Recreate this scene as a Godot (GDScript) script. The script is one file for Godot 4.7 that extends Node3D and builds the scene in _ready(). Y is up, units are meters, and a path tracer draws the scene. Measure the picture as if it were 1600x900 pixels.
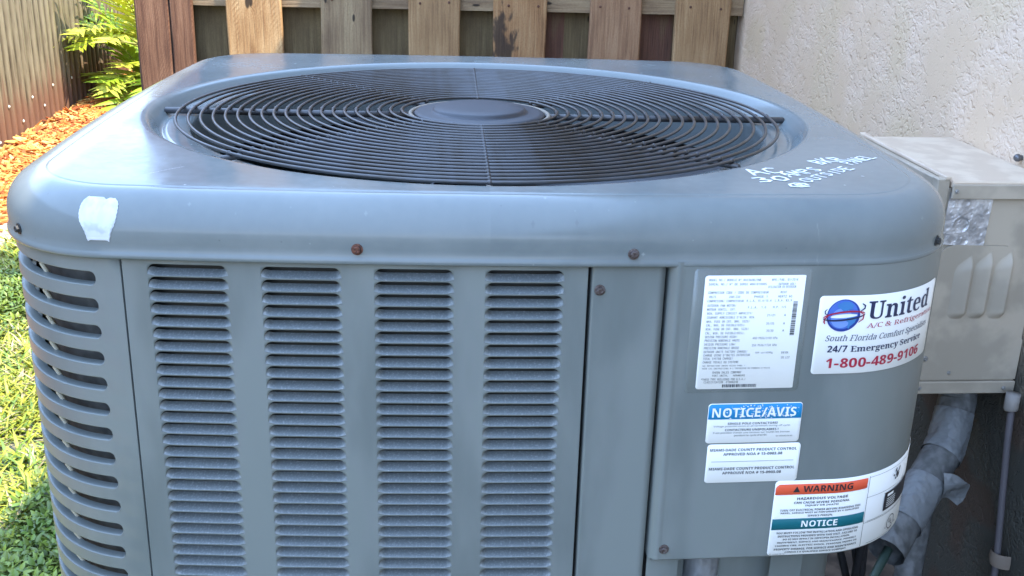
extends Node3D

# ---------------------------------------------------------------- helpers
const CX := 0.0042
const HT := 0.95            # height of the cabinet top
const FR := 0.0322          # radius of the rolled edge of the top
const SK := 0.0168          # straight skirt below it
const ZS := 1.0531
var tab_p := PackedVector2Array()
var tab_n := PackedVector2Array()
var LQ := 0.0
var rng := RandomNumberGenerator.new()
var taken := {}
var M := {}

func numbered(called: String) -> String:
	if not taken.has(called):
		taken[called] = 0
		return called
	taken[called] += 1
	return "%s_%03d" % [called, taken[called]]

func thing(called: String, label: String, category: String, at := Vector3.ZERO, group := "") -> Node3D:
	var o := Node3D.new()
	o.name = numbered(called)
	add_child(o, true)
	o.position = at
	o.set_meta("label", label)
	o.set_meta("category", category)
	if group != "":
		o.set_meta("group", group)
	return o

func part(called: String, mesh: Mesh, m: Material, parent: Node, label := "") -> MeshInstance3D:
	var o := MeshInstance3D.new()
	o.mesh = mesh
	o.material_override = m
	var used = parent.get_meta("used", {}) if parent != self else taken
	var nm := called
	if used.has(called):
		used[called] += 1
		nm = "%s_%03d" % [called, used[called]]
	else:
		used[called] = 0
	if parent != self:
		parent.set_meta("used", used)
	o.name = nm
	parent.add_child(o, true)
	if label != "":
		o.set_meta("label", label)
	return o

func clean_used(n: Node) -> void:
	if n.has_meta("used"):
		n.remove_meta("used")
	for c in n.get_children():
		clean_used(c)

func structure(called: String, mesh: Mesh, m: Material, kind := "structure") -> MeshInstance3D:
	var o := part(called, mesh, m, self)
	o.set_meta("kind", kind)
	return o

func col(r: float, g: float, b: float) -> Color:
	return Color(r, g, b).linear_to_srgb()

func mat(c: Color, rough := 0.6, metal := 0.0) -> StandardMaterial3D:
	var m := StandardMaterial3D.new()
	m.albedo_color = c
	m.roughness = rough
	m.metallic = metal
	return m

func new_st(smooth := true) -> SurfaceTool:
	var st := SurfaceTool.new()
	st.begin(Mesh.PRIMITIVE_TRIANGLES)
	st.set_smooth_group(0 if smooth else -1)
	return st

func done(st: SurfaceTool, index := true) -> ArrayMesh:
	if index:
		st.index()
	st.generate_normals()
	return st.commit()

# quads between rows of points; rows are PackedVector3Array of one length
func grid(st: SurfaceTool, rows: Array, close_u := false, flip := false, close_v := false, uvs := false) -> void:
	var nr := rows.size()
	for j in (nr if close_v else nr - 1):
		var a: PackedVector3Array = rows[j]
		var b: PackedVector3Array = rows[(j + 1) % nr]
		var n := a.size()
		for i in (n if close_u else n - 1):
			var k := (i + 1) % n
			var q := [a[i], a[k], b[k], b[i]]
			var t := [Vector2(float(i) / n, float(j) / nr), Vector2(float(i + 1) / n, float(j) / nr), Vector2(float(i + 1) / n, float(j + 1) / nr), Vector2(float(i) / n, float(j + 1) / nr)]
			var order := [0, 2, 1, 0, 3, 2] if flip else [0, 1, 2, 0, 2, 3]
			for o in order:
				if uvs:
					st.set_uv(t[o])
				st.add_vertex(q[o])

func quad(st: SurfaceTool, a: Vector3, b: Vector3, c: Vector3, d: Vector3, uv := []) -> void:
	var q := [a, b, c, d]
	for o in [0, 1, 2, 0, 2, 3]:
		if uv.size():
			st.set_uv(uv[o])
		st.add_vertex(q[o])

# box with chamfered edges
func bevel_box(st: SurfaceTool, c: Vector3, s: Vector3, b := 0.002, xf := Transform3D.IDENTITY) -> void:
	var h := s * 0.5
	b = minf(b, minf(h.x, minf(h.y, h.z)) * 0.9)
	st.set_smooth_group(-1)
	var i := h - Vector3(b, b, b)
	var P := func(x, y, z): return xf * (c + Vector3(x, y, z))
	for sx in [-1, 1]:
		quad(st, P.call(sx * h.x, -i.y, -i.z), P.call(sx * h.x, i.y, -i.z), P.call(sx * h.x, i.y, i.z), P.call(sx * h.x, -i.y, i.z))
		quad(st, P.call(-i.x, sx * h.y, -i.z), P.call(i.x, sx * h.y, -i.z), P.call(i.x, sx * h.y, i.z), P.call(-i.x, sx * h.y, i.z))
		quad(st, P.call(-i.x, -i.y, sx * h.z), P.call(i.x, -i.y, sx * h.z), P.call(i.x, i.y, sx * h.z), P.call(-i.x, i.y, sx * h.z))
		for sy in [-1, 1]:
			quad(st, P.call(sx * h.x, sy * i.y, -i.z), P.call(sx * h.x, sy * i.y, i.z), P.call(sx * i.x, sy * h.y, i.z), P.call(sx * i.x, sy * h.y, -i.z))
			quad(st, P.call(sx * h.x, -i.y, sy * i.z), P.call(sx * h.x, i.y, sy * i.z), P.call(sx * i.x, i.y, sy * h.z), P.call(sx * i.x, -i.y, sy * h.z))
			quad(st, P.call(-i.x, sx * h.y, sy * i.z), P.call(i.x, sx * h.y, sy * i.z), P.call(i.x, sx * i.y, sy * h.z), P.call(-i.x, sx * i.y, sy * h.z))
			for sz in [-1, 1]:
				for v in [P.call(sx * h.x, sy * i.y, sz * i.z), P.call(sx * i.x, sy * h.y, sz * i.z), P.call(sx * i.x, sy * i.y, sz * h.z)]:
					st.add_vertex(v)

func box_mesh(s: Vector3, b := 0.002, c := Vector3.ZERO) -> ArrayMesh:
	var st := new_st(false)
	bevel_box(st, c, s, b)
	return done(st, false)

# surface of revolution about y; prof = [Vector2(r, y)]
func lathe(prof: Array, n := 48, c := Vector3.ZERO) -> ArrayMesh:
	var st := new_st()
	var rows := []
	for p in prof:
		var row := PackedVector3Array()
		for i in n:
			var a := TAU * i / n
			row.append(c + Vector3(cos(a) * p.x, p.y, sin(a) * p.x))
		rows.append(row)
	grid(st, rows, true)
	return done(st)

# tube along points with a radius each
func tube(pts: Array, radii: Array, n := 10, caps := true, wob := 0.0) -> ArrayMesh:
	var st := new_st()
	var rows := []
	var up := Vector3(0.31, 0.77, 0.55).normalized()
	for i in pts.size():
		var t: Vector3 = (pts[mini(i + 1, pts.size() - 1)] - pts[maxi(i - 1, 0)]).normalized()
		var u := t.cross(up).normalized()
		var w := t.cross(u).normalized()
		var row := PackedVector3Array()
		for k in n:
			var a := TAU * k / n
			var r: float = radii[mini(i, radii.size() - 1)] * (1.0 + wob * sin(a * 3.0 + i * 1.7) + wob * 0.7 * sin(a * 5.0 - i * 2.3))
			row.append(pts[i] + (u * cos(a) + w * sin(a)) * r)
		rows.append(row)
	if caps:
		for e in [0, pts.size() - 1]:
			var row := PackedVector3Array()
			for k in n:
				row.append(pts[e])
			if e == 0:
				rows.push_front(row)
			else:
				rows.push_back(row)
	grid(st, rows, true)
	return done(st)

func ring_mesh(R: float, r: float, y: float, n := 160, m := 8, c := Vector3.ZERO) -> ArrayMesh:
	var st := new_st()
	var rows := []
	for i in n:
		var a := TAU * i / n
		var row := PackedVector3Array()
		for k in m:
			var b := TAU * k / m
			row.append(c + Vector3(cos(a) * (R + cos(b) * r), y + sin(b) * r, sin(a) * (R + cos(b) * r)))
		rows.append(row)
	grid(st, rows, true, false, true)
	return done(st)

# ---------------------------------------------------------------- textures
func noise(freq: float, seed_: int, oct := 4, type := FastNoiseLite.TYPE_SIMPLEX_SMOOTH) -> FastNoiseLite:
	var n := FastNoiseLite.new()
	n.seed = seed_
	n.frequency = freq
	n.noise_type = type
	n.fractal_octaves = oct
	n.fractal_type = FastNoiseLite.FRACTAL_FBM if oct > 1 else FastNoiseLite.FRACTAL_NONE
	return n

func ntex(n: FastNoiseLite, lo: Color, hi: Color, size := 256, a := 0.25, b := 0.75) -> ImageTexture:
	var img: Image = n.get_seamless_image(size, size)
	var out := Image.create(size, size, false, Image.FORMAT_RGB8)
	for y in size:
		for x in size:
			var v := smoothstep(a, b, img.get_pixel(x, y).r)
			out.set_pixel(x, y, lo.lerp(hi, v))
	out.generate_mipmaps()
	return ImageTexture.create_from_image(out)

func triplanar(m: StandardMaterial3D, scale: float, world := true) -> void:
	m.uv1_triplanar = true
	m.uv1_world_triplanar = world
	m.uv1_scale = Vector3.ONE * scale

# weathered plank picture: returns [colour, height]
func plank_tex(seed_: int, dark: Color, mid: Color, light: Color, saw := 0.0, stain := Vector4.ZERO) -> Array:
	var W := 160
	var H := 720
	var img := Image.create(W, H, false, Image.FORMAT_RGB8)
	var hgt := Image.create(W, H, false, Image.FORMAT_R8)
	var n1 := noise(1.0, seed_, 3)
	var n2 := noise(1.0, seed_ + 7, 2)
	var n3 := noise(1.0, seed_ + 13, 4)
	var r := RandomNumberGenerator.new()
	r.seed = seed_
	var knots := []
	for k in 7:
		knots.append(Vector3(r.randf_range(15, W - 15), r.randf_range(20, H - 20), r.randf_range(3, 8)))
	for y in H:
		for x in W:
			var sx := float(x)
			var kd := 0.0
			for k in knots:
				var dx: float = (x - k.x) / k.z
				var dy: float = (y - k.y) / (k.z * 1.8)
				var d := dx * dx + dy * dy
				if d < 30.0:
					kd = maxf(kd, 1.0 - smoothstep(0.5, 1.6, d))
					sx += signf(dx) * 9.0 * exp(-d * 0.25)
			var g := n1.get_noise_2d(sx * 0.09, y * 0.004)
			var f := n2.get_noise_2d(sx * 0.33, y * 0.012)
			var b := n3.get_noise_2d(x * 0.012, y * 0.006)
			var sp := n3.get_noise_2d(x * 0.35 + 300.0, y * 0.22)
			var crumb := n2.get_noise_2d(x * 0.8 + 500.0, y * 0.45)
			var v := 0.55 + 0.42 * g + 0.22 * f + 0.6 * b
			var c: Color = dark.lerp(mid, clampf(v * 2.0, 0, 1)).lerp(light, clampf(v * 2.0 - 1.0, 0, 1))
			c = c.lerp(dark * 0.8, clampf(smoothstep(0.28, 0.5, sp) * 0.3, 0, 1))
			c = c.lerp(light, clampf(crumb * 0.9, 0, 0.35)).lerp(dark, clampf(-crumb * 0.9, 0, 0.35))
			c = c.lerp(dark * 0.35, kd * 0.85)
			var s := 0.0
			if saw > 0.0:
				s = sin((y + x * 0.75) * 0.62 + 1.5 * n2.get_noise_2d(x * 0.05, y * 0.05)) * smoothstep(-0.1, 0.3, n3.get_noise_2d(x * 0.02 + 50.0, y * 0.004))
				c = c.lerp(dark, clampf(-s, 0, 1) * saw)
			if stain.w > 0.0:
				var q := Vector2((x - stain.x) / stain.z, (y - stain.y) / (stain.z * 1.4)).length() + 0.9 * n3.get_noise_2d(x * 0.03 + 90.0, y * 0.02)
				c = c.lerp(Color(0.09, 0.08, 0.08), (1.0 - smoothstep(0.55, 1.0, q)) * stain.w)
			img.set_pixel(x, y, c)
			hgt.set_pixel(x, y, Color(clampf(0.5 + 0.5 * f + 0.3 * g + 0.25 * s * saw - 0.4 * kd, 0, 1), 0, 0))
	img.generate_mipmaps()
	return [ImageTexture.create_from_image(img), ImageTexture.create_from_image(hgt)]

func plank_mat(seed_: int, dark: Color, mid: Color, light: Color, saw := 0.0, stain := Vector4.ZERO) -> StandardMaterial3D:
	var warm := Color(0.97, 0.935, 0.86)
	var t := plank_tex(seed_, dark * warm, mid * warm, light * warm, saw, stain)
	var m := mat(Color.WHITE, 0.85)
	m.albedo_texture = t[0]
	m.heightmap_enabled = true
	m.heightmap_texture = t[1]
	m.heightmap_scale = 0.14
	return m

# a plank standing on y0: front face with its own uneven long edges
func plank_mesh(w: float, y0: float, y1: float, t: float, seed_: int, uneven := 0.003) -> ArrayMesh:
	var st := new_st(false)
	var n := noise(2.2, seed_, 2)
	var segs := 24
	var rows := []
	var b := 0.003
	for j in segs + 1:
		var y := lerpf(y0, y1, float(j) / segs)
		var l := -w * 0.5 + n.get_noise_2d(y, 3.0) * uneven
		var r := w * 0.5 + n.get_noise_2d(y, 40.0) * uneven
		var cz := n.get_noise_2d(y * 0.5, 80.0) * uneven
		rows.append([Vector3(l, y, -t + cz), Vector3(l, y, -b + cz), Vector3(l + b, y, cz), Vector3(r - b, y, cz), Vector3(r, y, -b + cz), Vector3(r, y, -t + cz)])
	var us := [0.0, 0.03, 0.04, 0.96, 0.97, 1.0]
	for j in segs:
		for i in 6:
			var k := (i + 1) % 6
			var v0: float = 1.0 - rows[j][i].y / 1.0
			var v1: float = 1.0 - rows[j + 1][i].y / 1.0
			var u1: float = us[k] if k > 0 else 1.4
			quad(st, rows[j][i], rows[j][k], rows[j + 1][k], rows[j + 1][i], [Vector2(us[i], v0), Vector2(u1, v0), Vector2(u1, v1), Vector2(us[i], v1)])
	for j in [0, segs]:
		quad(st, rows[j][0], rows[j][1], rows[j][4], rows[j][5], [Vector2(0, 0), Vector2(0, 0.02), Vector2(1, 0.02), Vector2(1, 0)])
		quad(st, rows[j][1], rows[j][2], rows[j][3], rows[j][4], [Vector2(0, 0), Vector2(0, 0.02), Vector2(1, 0.02), Vector2(1, 0)])
	return done(st, false)

# ---------------------------------------------------------------- cabinet plan outline
func make_outline() -> void:
	var A := 0.409
	var K := 0.1123
	var XB := 0.2924
	var zb := A - K * XB * XB
	var th0 := atan(2.0 * K * XB)
	var rc := (zb - XB) / (cos(th0) - sin(th0))
	var raw := PackedVector2Array()
	for i in 241:
		var x := XB * i / 240.0
		raw.append(Vector2(x, A - K * x * x))
	var cx := XB - rc * sin(th0)
	var cz := zb - rc * cos(th0)
	for i in range(1, 241):
		var t := lerpf(th0, PI / 2 - th0, i / 240.0)
		raw.append(Vector2(cx + rc * sin(t), cz + rc * cos(t)))
	for i in range(1, 241):
		var z := XB * (1.0 - i / 240.0)
		raw.append(Vector2(A - K * z * z, z))
	var acc := PackedFloat32Array([0.0])
	for i in raw.size():
		raw[i].y *= ZS
		if i > 0:
			acc.append(acc[i - 1] + raw[i].distance_to(raw[i - 1]))
	LQ = acc[acc.size() - 1]
	var j := 0
	for i in 1025:
		var s := LQ * i / 1024.0
		while j < acc.size() - 2 and acc[j + 1] < s:
			j += 1
		var f := clampf((s - acc[j]) / (acc[j + 1] - acc[j]), 0, 1)
		tab_p.append(raw[j].lerp(raw[j + 1], f))
	for i in 1025:
		var d := tab_p[mini(i + 1, 1024)] - tab_p[maxi(i - 1, 0)]
		tab_n.append(Vector2(-d.y, d.x).normalized())

# point (x, z) on the plan outline at arc length s from the middle of the front, pushed out by off
func ol(s: float, off := 0.0) -> Vector2:
	var sx := 1.0 if s >= 0.0 else -1.0
	var ss := absf(s)
	var sz := 1.0
	if ss > LQ:
		ss = maxf(2.0 * LQ - ss, 0.0)
		sz = -1.0
	var f := clampf(ss / LQ * 1024.0, 0.0, 1023.999)
	var i := int(f)
	var p := tab_p[i].lerp(tab_p[i + 1], f - i)
	var n := tab_n[i].lerp(tab_n[i + 1], f - i).normalized()
	p += n * off
	return Vector2(p.x * sx, p.y * sz)

func sp(s: float, y: float, off := 0.0) -> Vector3:
	var p := ol(s, off)
	return Vector3(p.x, y, p.y)

func nrm(s: float) -> Vector3:
	var d := ol(s, 0.01) - ol(s, 0.0)
	return Vector3(d.x, 0, d.y).normalized()

# point on the rolled top: t is the arc length up from the skirt's lower edge
func cap_at(s: float, t: float, lift := 0.0) -> Vector3:
	if t <= SK:
		return sp(s, HT - FR - SK + t, lift)
	var a := minf((t - SK) / FR, PI / 2)
	return sp(s, HT - FR + (FR + lift) * sin(a), -FR * (1.0 - cos(a)) + lift * cos(a))

# sheet following the outline with cut-outs: cells from y list, edge functions
func strip(st: SurfaceTool, s0: float, s1: float, y0: float, y1: float, off := -0.004, n := 24, flip := false) -> void:
	var rows := []
	for y in [y0, y1]:
		var row := PackedVector3Array()
		for i in n + 1:
			row.append(sp(lerpf(s0, s1, float(i) / n), y, off))
		rows.append(row)
	grid(st, rows, false, flip)

# ---------------------------------------------------------------- printing on the cabinet
var FONT := {}
var text_cache := {}

func font(kind: String) -> Font:
	if FONT.has(kind):
		return FONT[kind]
	var f := SystemFont.new()
	var fam := "Droid Sans"
	if kind.begins_with("serif"):
		fam = "Droid Serif"
	elif kind.begins_with("mono"):
		fam = "Droid Sans Mono"
	f.font_names = PackedStringArray([fam])
	if kind.ends_with("bold"):
		f.font_weight = 700
	FONT[kind] = f
	return f

# the text's triangles, scaled to the unit square
func text_tris(s: String, kind: String) -> PackedVector2Array:
	var key := kind + "|" + s
	if text_cache.has(key):
		return text_cache[key]
	var t := TextMesh.new()
	t.font = font(kind)
	t.font_size = 48
	t.pixel_size = 0.01
	t.depth = 0.0
	t.curve_step = 1.2
	t.text = s
	var a := t.get_mesh_arrays()
	var v: PackedVector3Array = a[Mesh.ARRAY_VERTEX]
	var idx = a[Mesh.ARRAY_INDEX]
	var lo := Vector2(1e9, 1e9)
	var hi := -lo
	for p in v:
		lo = lo.min(Vector2(p.x, p.y))
		hi = hi.max(Vector2(p.x, p.y))
	var out := PackedVector2Array()
	var d := (hi - lo).max(Vector2(1e-6, 1e-6))
	if idx != null and idx.size():
		for i in idx:
			out.append((Vector2(v[i].x, v[i].y) - lo) / d)
	else:
		for p in v:
			out.append((Vector2(p.x, p.y) - lo) / d)
	text_cache[key] = out
	return out

# text filling the box s0..s1 x y0..y1 on the cabinet; lean slants it
func put_text(st: SurfaceTool, s: String, kind: String, s0: float, s1: float, y0: float, y1: float, off: float, lean := 0.0) -> void:
	var tr := text_tris(s, kind)
	for p in tr:
		st.add_vertex(sp(lerpf(s0, s1, p.x) + lean * (p.y - 0.5) * (y1 - y0), lerpf(y0, y1, p.y), off))

func put_poly(st: SurfaceTool, pts: PackedVector2Array, off: float) -> void:
	var tri := Geometry2D.triangulate_polygon(pts)
	for i in tri:
		st.add_vertex(sp(pts[i].x, pts[i].y, off))

func put_rect(st: SurfaceTool, s0: float, s1: float, y0: float, y1: float, off: float) -> void:
	var n := maxi(1, int(absf(s1 - s0) / 0.004))
	for i in n:
		var a := lerpf(s0, s1, float(i) / n)
		var b := lerpf(s0, s1, float(i + 1) / n)
		quad(st, sp(a, y0, off), sp(b, y0, off), sp(b, y1, off), sp(a, y1, off))

# a thin sheet with rounded corners stuck on the cabinet
func sheet(s0: float, s1: float, y0: float, y1: float, r: float, off: float, thick := 0.0003, tr := Vector4.ONE) -> ArrayMesh:
	var st := new_st()
	var ss := []
	for i in 9:
		ss.append(s0 + r * (1.0 - cos(i / 8.0 * PI / 2)))
	var n := maxi(2, int((s1 - s0 - 2 * r) / 0.004))
	for i in range(1, n):
		ss.append(lerpf(s0 + r, s1 - r, float(i) / n))
	for i in 9:
		ss.append(s1 - r + r * sin(i / 8.0 * PI / 2))
	var lo := PackedVector3Array()
	var hi := PackedVector3Array()
	var lob := PackedVector3Array()
	var hib := PackedVector3Array()
	for s in ss:
		var a: float = minf(s - s0, s1 - s)
		var rt := r * (tr.x if s < s0 + r else tr.y)
		var rb := r * (tr.w if s < s0 + r else tr.z)
		var e := 1.0 - sqrt(maxf(0.0, 1.0 - pow(1.0 - clampf(a / r, 0, 1), 2.0)))
		lo.append(sp(s, y0 + e * rb, off))
		hi.append(sp(s, y1 - e * rt, off))
		lob.append(sp(s, y0 + e * rb - thick, off - thick))
		hib.append(sp(s, y1 - e * rt + thick, off - thick))
	grid(st, [lob, lo, hi, hib], false)
	return done(st)

func ellipse(c: Vector2, rx: float, ry: float, a0 := 0.0, a1 := TAU, n := 40, turn := 0.0) -> PackedVector2Array:
	var p := PackedVector2Array()
	for i in n:
		var a := lerpf(a0, a1, float(i) / (n if a1 - a0 >= TAU - 0.01 else n - 1))
		p.append(c + Vector2(cos(a) * rx, sin(a) * ry).rotated(turn))
	return p

# a ribbon along a path in (s, y)
func put_line(st: SurfaceTool, pts: PackedVector2Array, w0: float, w1: float, off: float) -> void:
	var n := pts.size()
	for i in n - 1:
		var d0 := (pts[mini(i + 1, n - 1)] - pts[maxi(i - 1, 0)]).normalized().orthogonal()
		var d1 := (pts[mini(i + 2, n - 1)] - pts[i]).normalized().orthogonal()
		var f0 := sin(PI * i / (n - 1.0))
		var f1 := sin(PI * (i + 1) / (n - 1.0))
		var a := lerpf(w0, w1, f0) * 0.5
		var b := lerpf(w0, w1, f1) * 0.5
		var q := [pts[i] - d0 * a, pts[i] + d0 * a, pts[i + 1] + d1 * b, pts[i + 1] - d1 * b]
		quad(st, sp(q[0].x, q[0].y, off), sp(q[1].x, q[1].y, off), sp(q[2].x, q[2].y, off), sp(q[3].x, q[3].y, off))

# ---------------------------------------------------------------- the condenser
const LW := 0.031           # half width of a louvre
func louvre_edges(a: float) -> Vector2:
	var t := 0.0
	if a < 0.0060:
		var q := 1.0 - clampf(a / 0.0060, 0, 1)
		t = 0.0088 * (1.0 - sqrt(maxf(0.0, 1.0 - q * q)))
	var b := 0.0096 - 0.0008 * pow(1.0 - clampf(a / 0.0060, 0, 1), 2.0)
	return Vector2(-t, -b)

func louvre_us() -> Array:
	var u := []
	for a in [0.0, 0.00012, 0.0004, 0.0009, 0.0016, 0.0025, 0.0036, 0.005, 0.0066, 0.0085, 0.012, 0.018, 0.024]:
		u.append(-LW + a)
	var r := u.duplicate()
	u.append(0.0)
	r.reverse()
	for x in r:
		u.append(-x)
	return u

func louvre_mesh() -> ArrayMesh:
	var st := new_st()
	var us := louvre_us()
	var rows := []
	var ps := [0.0, 0.02, 0.05, 0.085, 0.11, 0.135, 0.18, 0.3, 0.5, 0.75, 1.0]
	for j in ps.size():
		var row := PackedVector3Array()
		for x in us:
			var a: float = LW - absf(x)
			var e := louvre_edges(a)
			var fade := smoothstep(-0.001, 0.0065, a)
			var top := lerpf(e.x, -0.0056, fade)
			var z := -0.0085 * fade * pow(maxf(0.0, (ps[j] - 0.12) / 0.88), 1.1) + 0.0008 * fade * sin(PI * clampf(ps[j] / 0.5, 0, 1)) - 0.00012
			row.append(Vector3(x, lerpf(e.y - 0.0001, top, ps[j]), z))
		rows.append(row)
	grid(st, rows)
	return done(st)

func louvre_sheet(s0: float, s1: float, cols: Array, ytop: float, ybot: float, first: float, pitch: float, rows_n: int, off: float) -> ArrayMesh:
	var st := new_st()
	var ss := [s0]
	var ea := [-1.0]
	for c in cols:
		for u in louvre_us():
			ss.append(c + u)
			ea.append(LW - absf(u))
	ss.append(s1)
	ea.append(-1.0)
	var rowof := func(fn: Callable) -> PackedVector3Array:
		var r := PackedVector3Array()
		for i in ss.size():
			var q: Vector2 = fn.call(i)
			r.append(sp(ss[i], q.x, off + q.y))
		return r
	var web := pitch - 0.0096
	var last := first - rows_n * pitch + web * 0.5
	grid(st, [rowof.call(func(_i): return Vector2(ytop, 0)), rowof.call(func(_i): return Vector2(first + web * 0.5, 0))], false, true)
	for k in rows_n:
		var t := first - k * pitch
		var hi := func(i): return Vector2(t + (louvre_edges(ea[i]).x if ea[i] >= 0.0 else -0.0088), 0)
		var hi_in := func(i): return Vector2(t + (louvre_edges(ea[i]).x if ea[i] >= 0.0 else -0.0088), -0.0012 if ea[i] > 0.0002 else 0.0)
		var lo := func(i): return Vector2(t + (louvre_edges(ea[i]).y if ea[i] >= 0.0 else -0.0088), 0)
		grid(st, [rowof.call(func(_i): return Vector2(t + web * 0.5, 0)), rowof.call(hi)], false, true)
		grid(st, [rowof.call(lo), rowof.call(func(_i): return Vector2(t + web * 0.5 - pitch, 0))], false, true)
		var st_in := rowof.call(hi_in) as PackedVector3Array
		grid(st, [rowof.call(hi), st_in], false, true)
	grid(st, [rowof.call(func(_i): return Vector2(last, 0)), rowof.call(func(_i): return Vector2(ybot, 0))], false, true)
	# returned side edges
	for s in [s0, s1]:
		var a := PackedVector3Array([sp(s, ytop, off), sp(s, ybot, off)])
		var b := PackedVector3Array([sp(s, ytop, off - 0.012), sp(s, ybot, off - 0.012)])
		grid(st, [a, b])
	return done(st)

func slot_sheet(s0: float, s1: float, h0: float, h1: float, ytop: float, ybot: float, first: float, pitch: float, n: int, off: float) -> ArrayMesh:
	var st := new_st()
	var hh := 0.0052
	var ss := [s0]
	var ee := [0.0]
	for i in 8:
		var a := hh * (1.0 - cos(i / 8.0 * PI / 2))
		ss.append(h0 + a)
		ee.append(hh * sin(i / 8.0 * PI / 2))
	for i in 25:
		ss.append(lerpf(h0 + hh, h1 - hh, i / 24.0))
		ee.append(hh)
	for i in range(1, 9):
		ss.append(h1 - hh + hh * sin(i / 8.0 * PI / 2))
		ee.append(hh * cos(i / 8.0 * PI / 2))
	ss.append(s1)
	ee.append(0.0)
	var row := func(y: float, k: float, o: float) -> PackedVector3Array:
		var r := PackedVector3Array()
		for i in ss.size():
			r.append(sp(ss[i], y + ee[i] * k, off + (o if ee[i] > 0.0 else minf(o, 0.0))))
		return r
	var y := ytop
	for k in n:
		var c := first - k * pitch
		grid(st, [row.call(y, 0.0, 0.0), row.call(c, 1.24, 0.0), row.call(c, 1.13, 0.0)], false, true)
		# rolled rim of the slot, turned inwards
		var rim := [[1.13, 0.0], [1.06, -0.0003], [1.0, -0.0013], [0.99, -0.0024], [0.98, -0.0080]]
		for sg in [1.0, -1.0]:
			var rr := []
			for q in rim:
				rr.append(row.call(c, sg * q[0], q[1]))
			grid(st, rr, false, sg > 0.0)
		y = c - pitch * 0.5 if k < n - 1 else ybot
		grid(st, [row.call(c, -1.13, 0.0), row.call(c, -1.24, 0.0), row.call(y, 0.0, 0.0)], false, true)
	for s in [s0, s1]:
		grid(st, [PackedVector3Array([sp(s, ytop, off), sp(s, ybot, off)]), PackedVector3Array([sp(s, ytop, off - 0.012), sp(s, ybot, off - 0.012)])])
	return done(st)

func screw_mesh() -> ArrayMesh:
	var st := new_st(false)
	var rows := []
	for q in [[0.0062, 0.0, 0], [0.0062, 0.0010, 0], [0.0048, 0.0014, 0], [0.0040, 0.0014, 1], [0.0040, 0.0040, 1], [0.0034, 0.0046, 1], [0.0020, 0.0046, 0], [0.0016, 0.0040, 0], [0.0, 0.0040, 0]]:
		var r := PackedVector3Array()
		for k in 18:
			var a := TAU * k / 18
			var rad: float = q[0]
			if q[2] == 1:
				var b := fmod(a, PI / 3) - PI / 6
				rad *= 0.9 / cos(b)
			r.append(Vector3(cos(a) * rad, sin(a) * rad, q[1]))
		rows.append(r)
	grid(st, rows, true)
	return done(st, false)

func place_on(o: Node3D, s: float, y: float, off: float, roll := 0.0) -> void:
	var n := nrm(s)
	var x := Vector3.UP.cross(n).normalized()
	o.transform = Transform3D(Basis(x, Vector3.UP, n) * Basis(Vector3(0, 0, 1), roll), sp(s, y, off))

# hand lettering: strokes in a box one wide and one tall
func glyph(c: String) -> Array:
	match c:
		"A": return [[0, 0, 0.5, 1, 1, 0], [0.2, 0.38, 0.8, 0.4]]
		"C": return [[0.95, 0.85, 0.6, 1, 0.2, 0.85, 0.05, 0.45, 0.25, 0.08, 0.65, 0, 0.98, 0.2]]
		"3": return [[0.1, 0.9, 0.55, 1, 0.85, 0.78, 0.45, 0.52, 0.9, 0.3, 0.6, 0.02, 0.05, 0.1]]
		"0", "O": return [[0.5, 1, 0.12, 0.8, 0.05, 0.35, 0.4, 0, 0.85, 0.15, 0.95, 0.6, 0.75, 0.95, 0.45, 1]]
		"M": return [[0, 0, 0.12, 1, 0.5, 0.35, 0.88, 1, 1, 0]]
		"P": return [[0.1, 0, 0.12, 1, 0.8, 0.95, 0.85, 0.6, 0.15, 0.48]]
		"S": return [[0.9, 0.88, 0.5, 1, 0.12, 0.78, 0.5, 0.52, 0.88, 0.25, 0.5, 0, 0.08, 0.12]]
		"B": return [[0.1, 0, 0.1, 1, 0.75, 0.9, 0.7, 0.58, 0.12, 0.52, 0.85, 0.4, 0.8, 0.06, 0.1, 0]]
		"K": return [[0.1, 0, 0.1, 1], [0.9, 1, 0.15, 0.45, 0.95, 0]]
		"R": return [[0.1, 0, 0.1, 1, 0.8, 0.92, 0.78, 0.58, 0.15, 0.5, 0.95, 0]]
		"U": return [[0.05, 1, 0.1, 0.2, 0.5, 0, 0.9, 0.2, 0.95, 1]]
		"T": return [[0, 1, 1, 0.97], [0.5, 0.98, 0.48, 0]]
		"I": return [[0.5, 1, 0.48, 0]]
		"D": return [[0.1, 0, 0.1, 1, 0.7, 0.9, 0.95, 0.5, 0.7, 0.1, 0.1, 0]]
		"E": return [[0.9, 1, 0.1, 0.97, 0.1, 0, 0.95, 0.03], [0.1, 0.5, 0.7, 0.52]]
		"N": return [[0.05, 0, 0.08, 1, 0.9, 0, 0.95, 1]]
		"L": return [[0.1, 1, 0.1, 0.02, 0.95, 0]]
		"@": return [[0.7, 0.35, 0.45, 0.25, 0.35, 0.55, 0.6, 0.7, 0.7, 0.35, 0.95, 0.4, 0.9, 0.8, 0.5, 1, 0.1, 0.75, 0.05, 0.3, 0.35, 0, 0.85, 0.05]]
	return []

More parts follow.
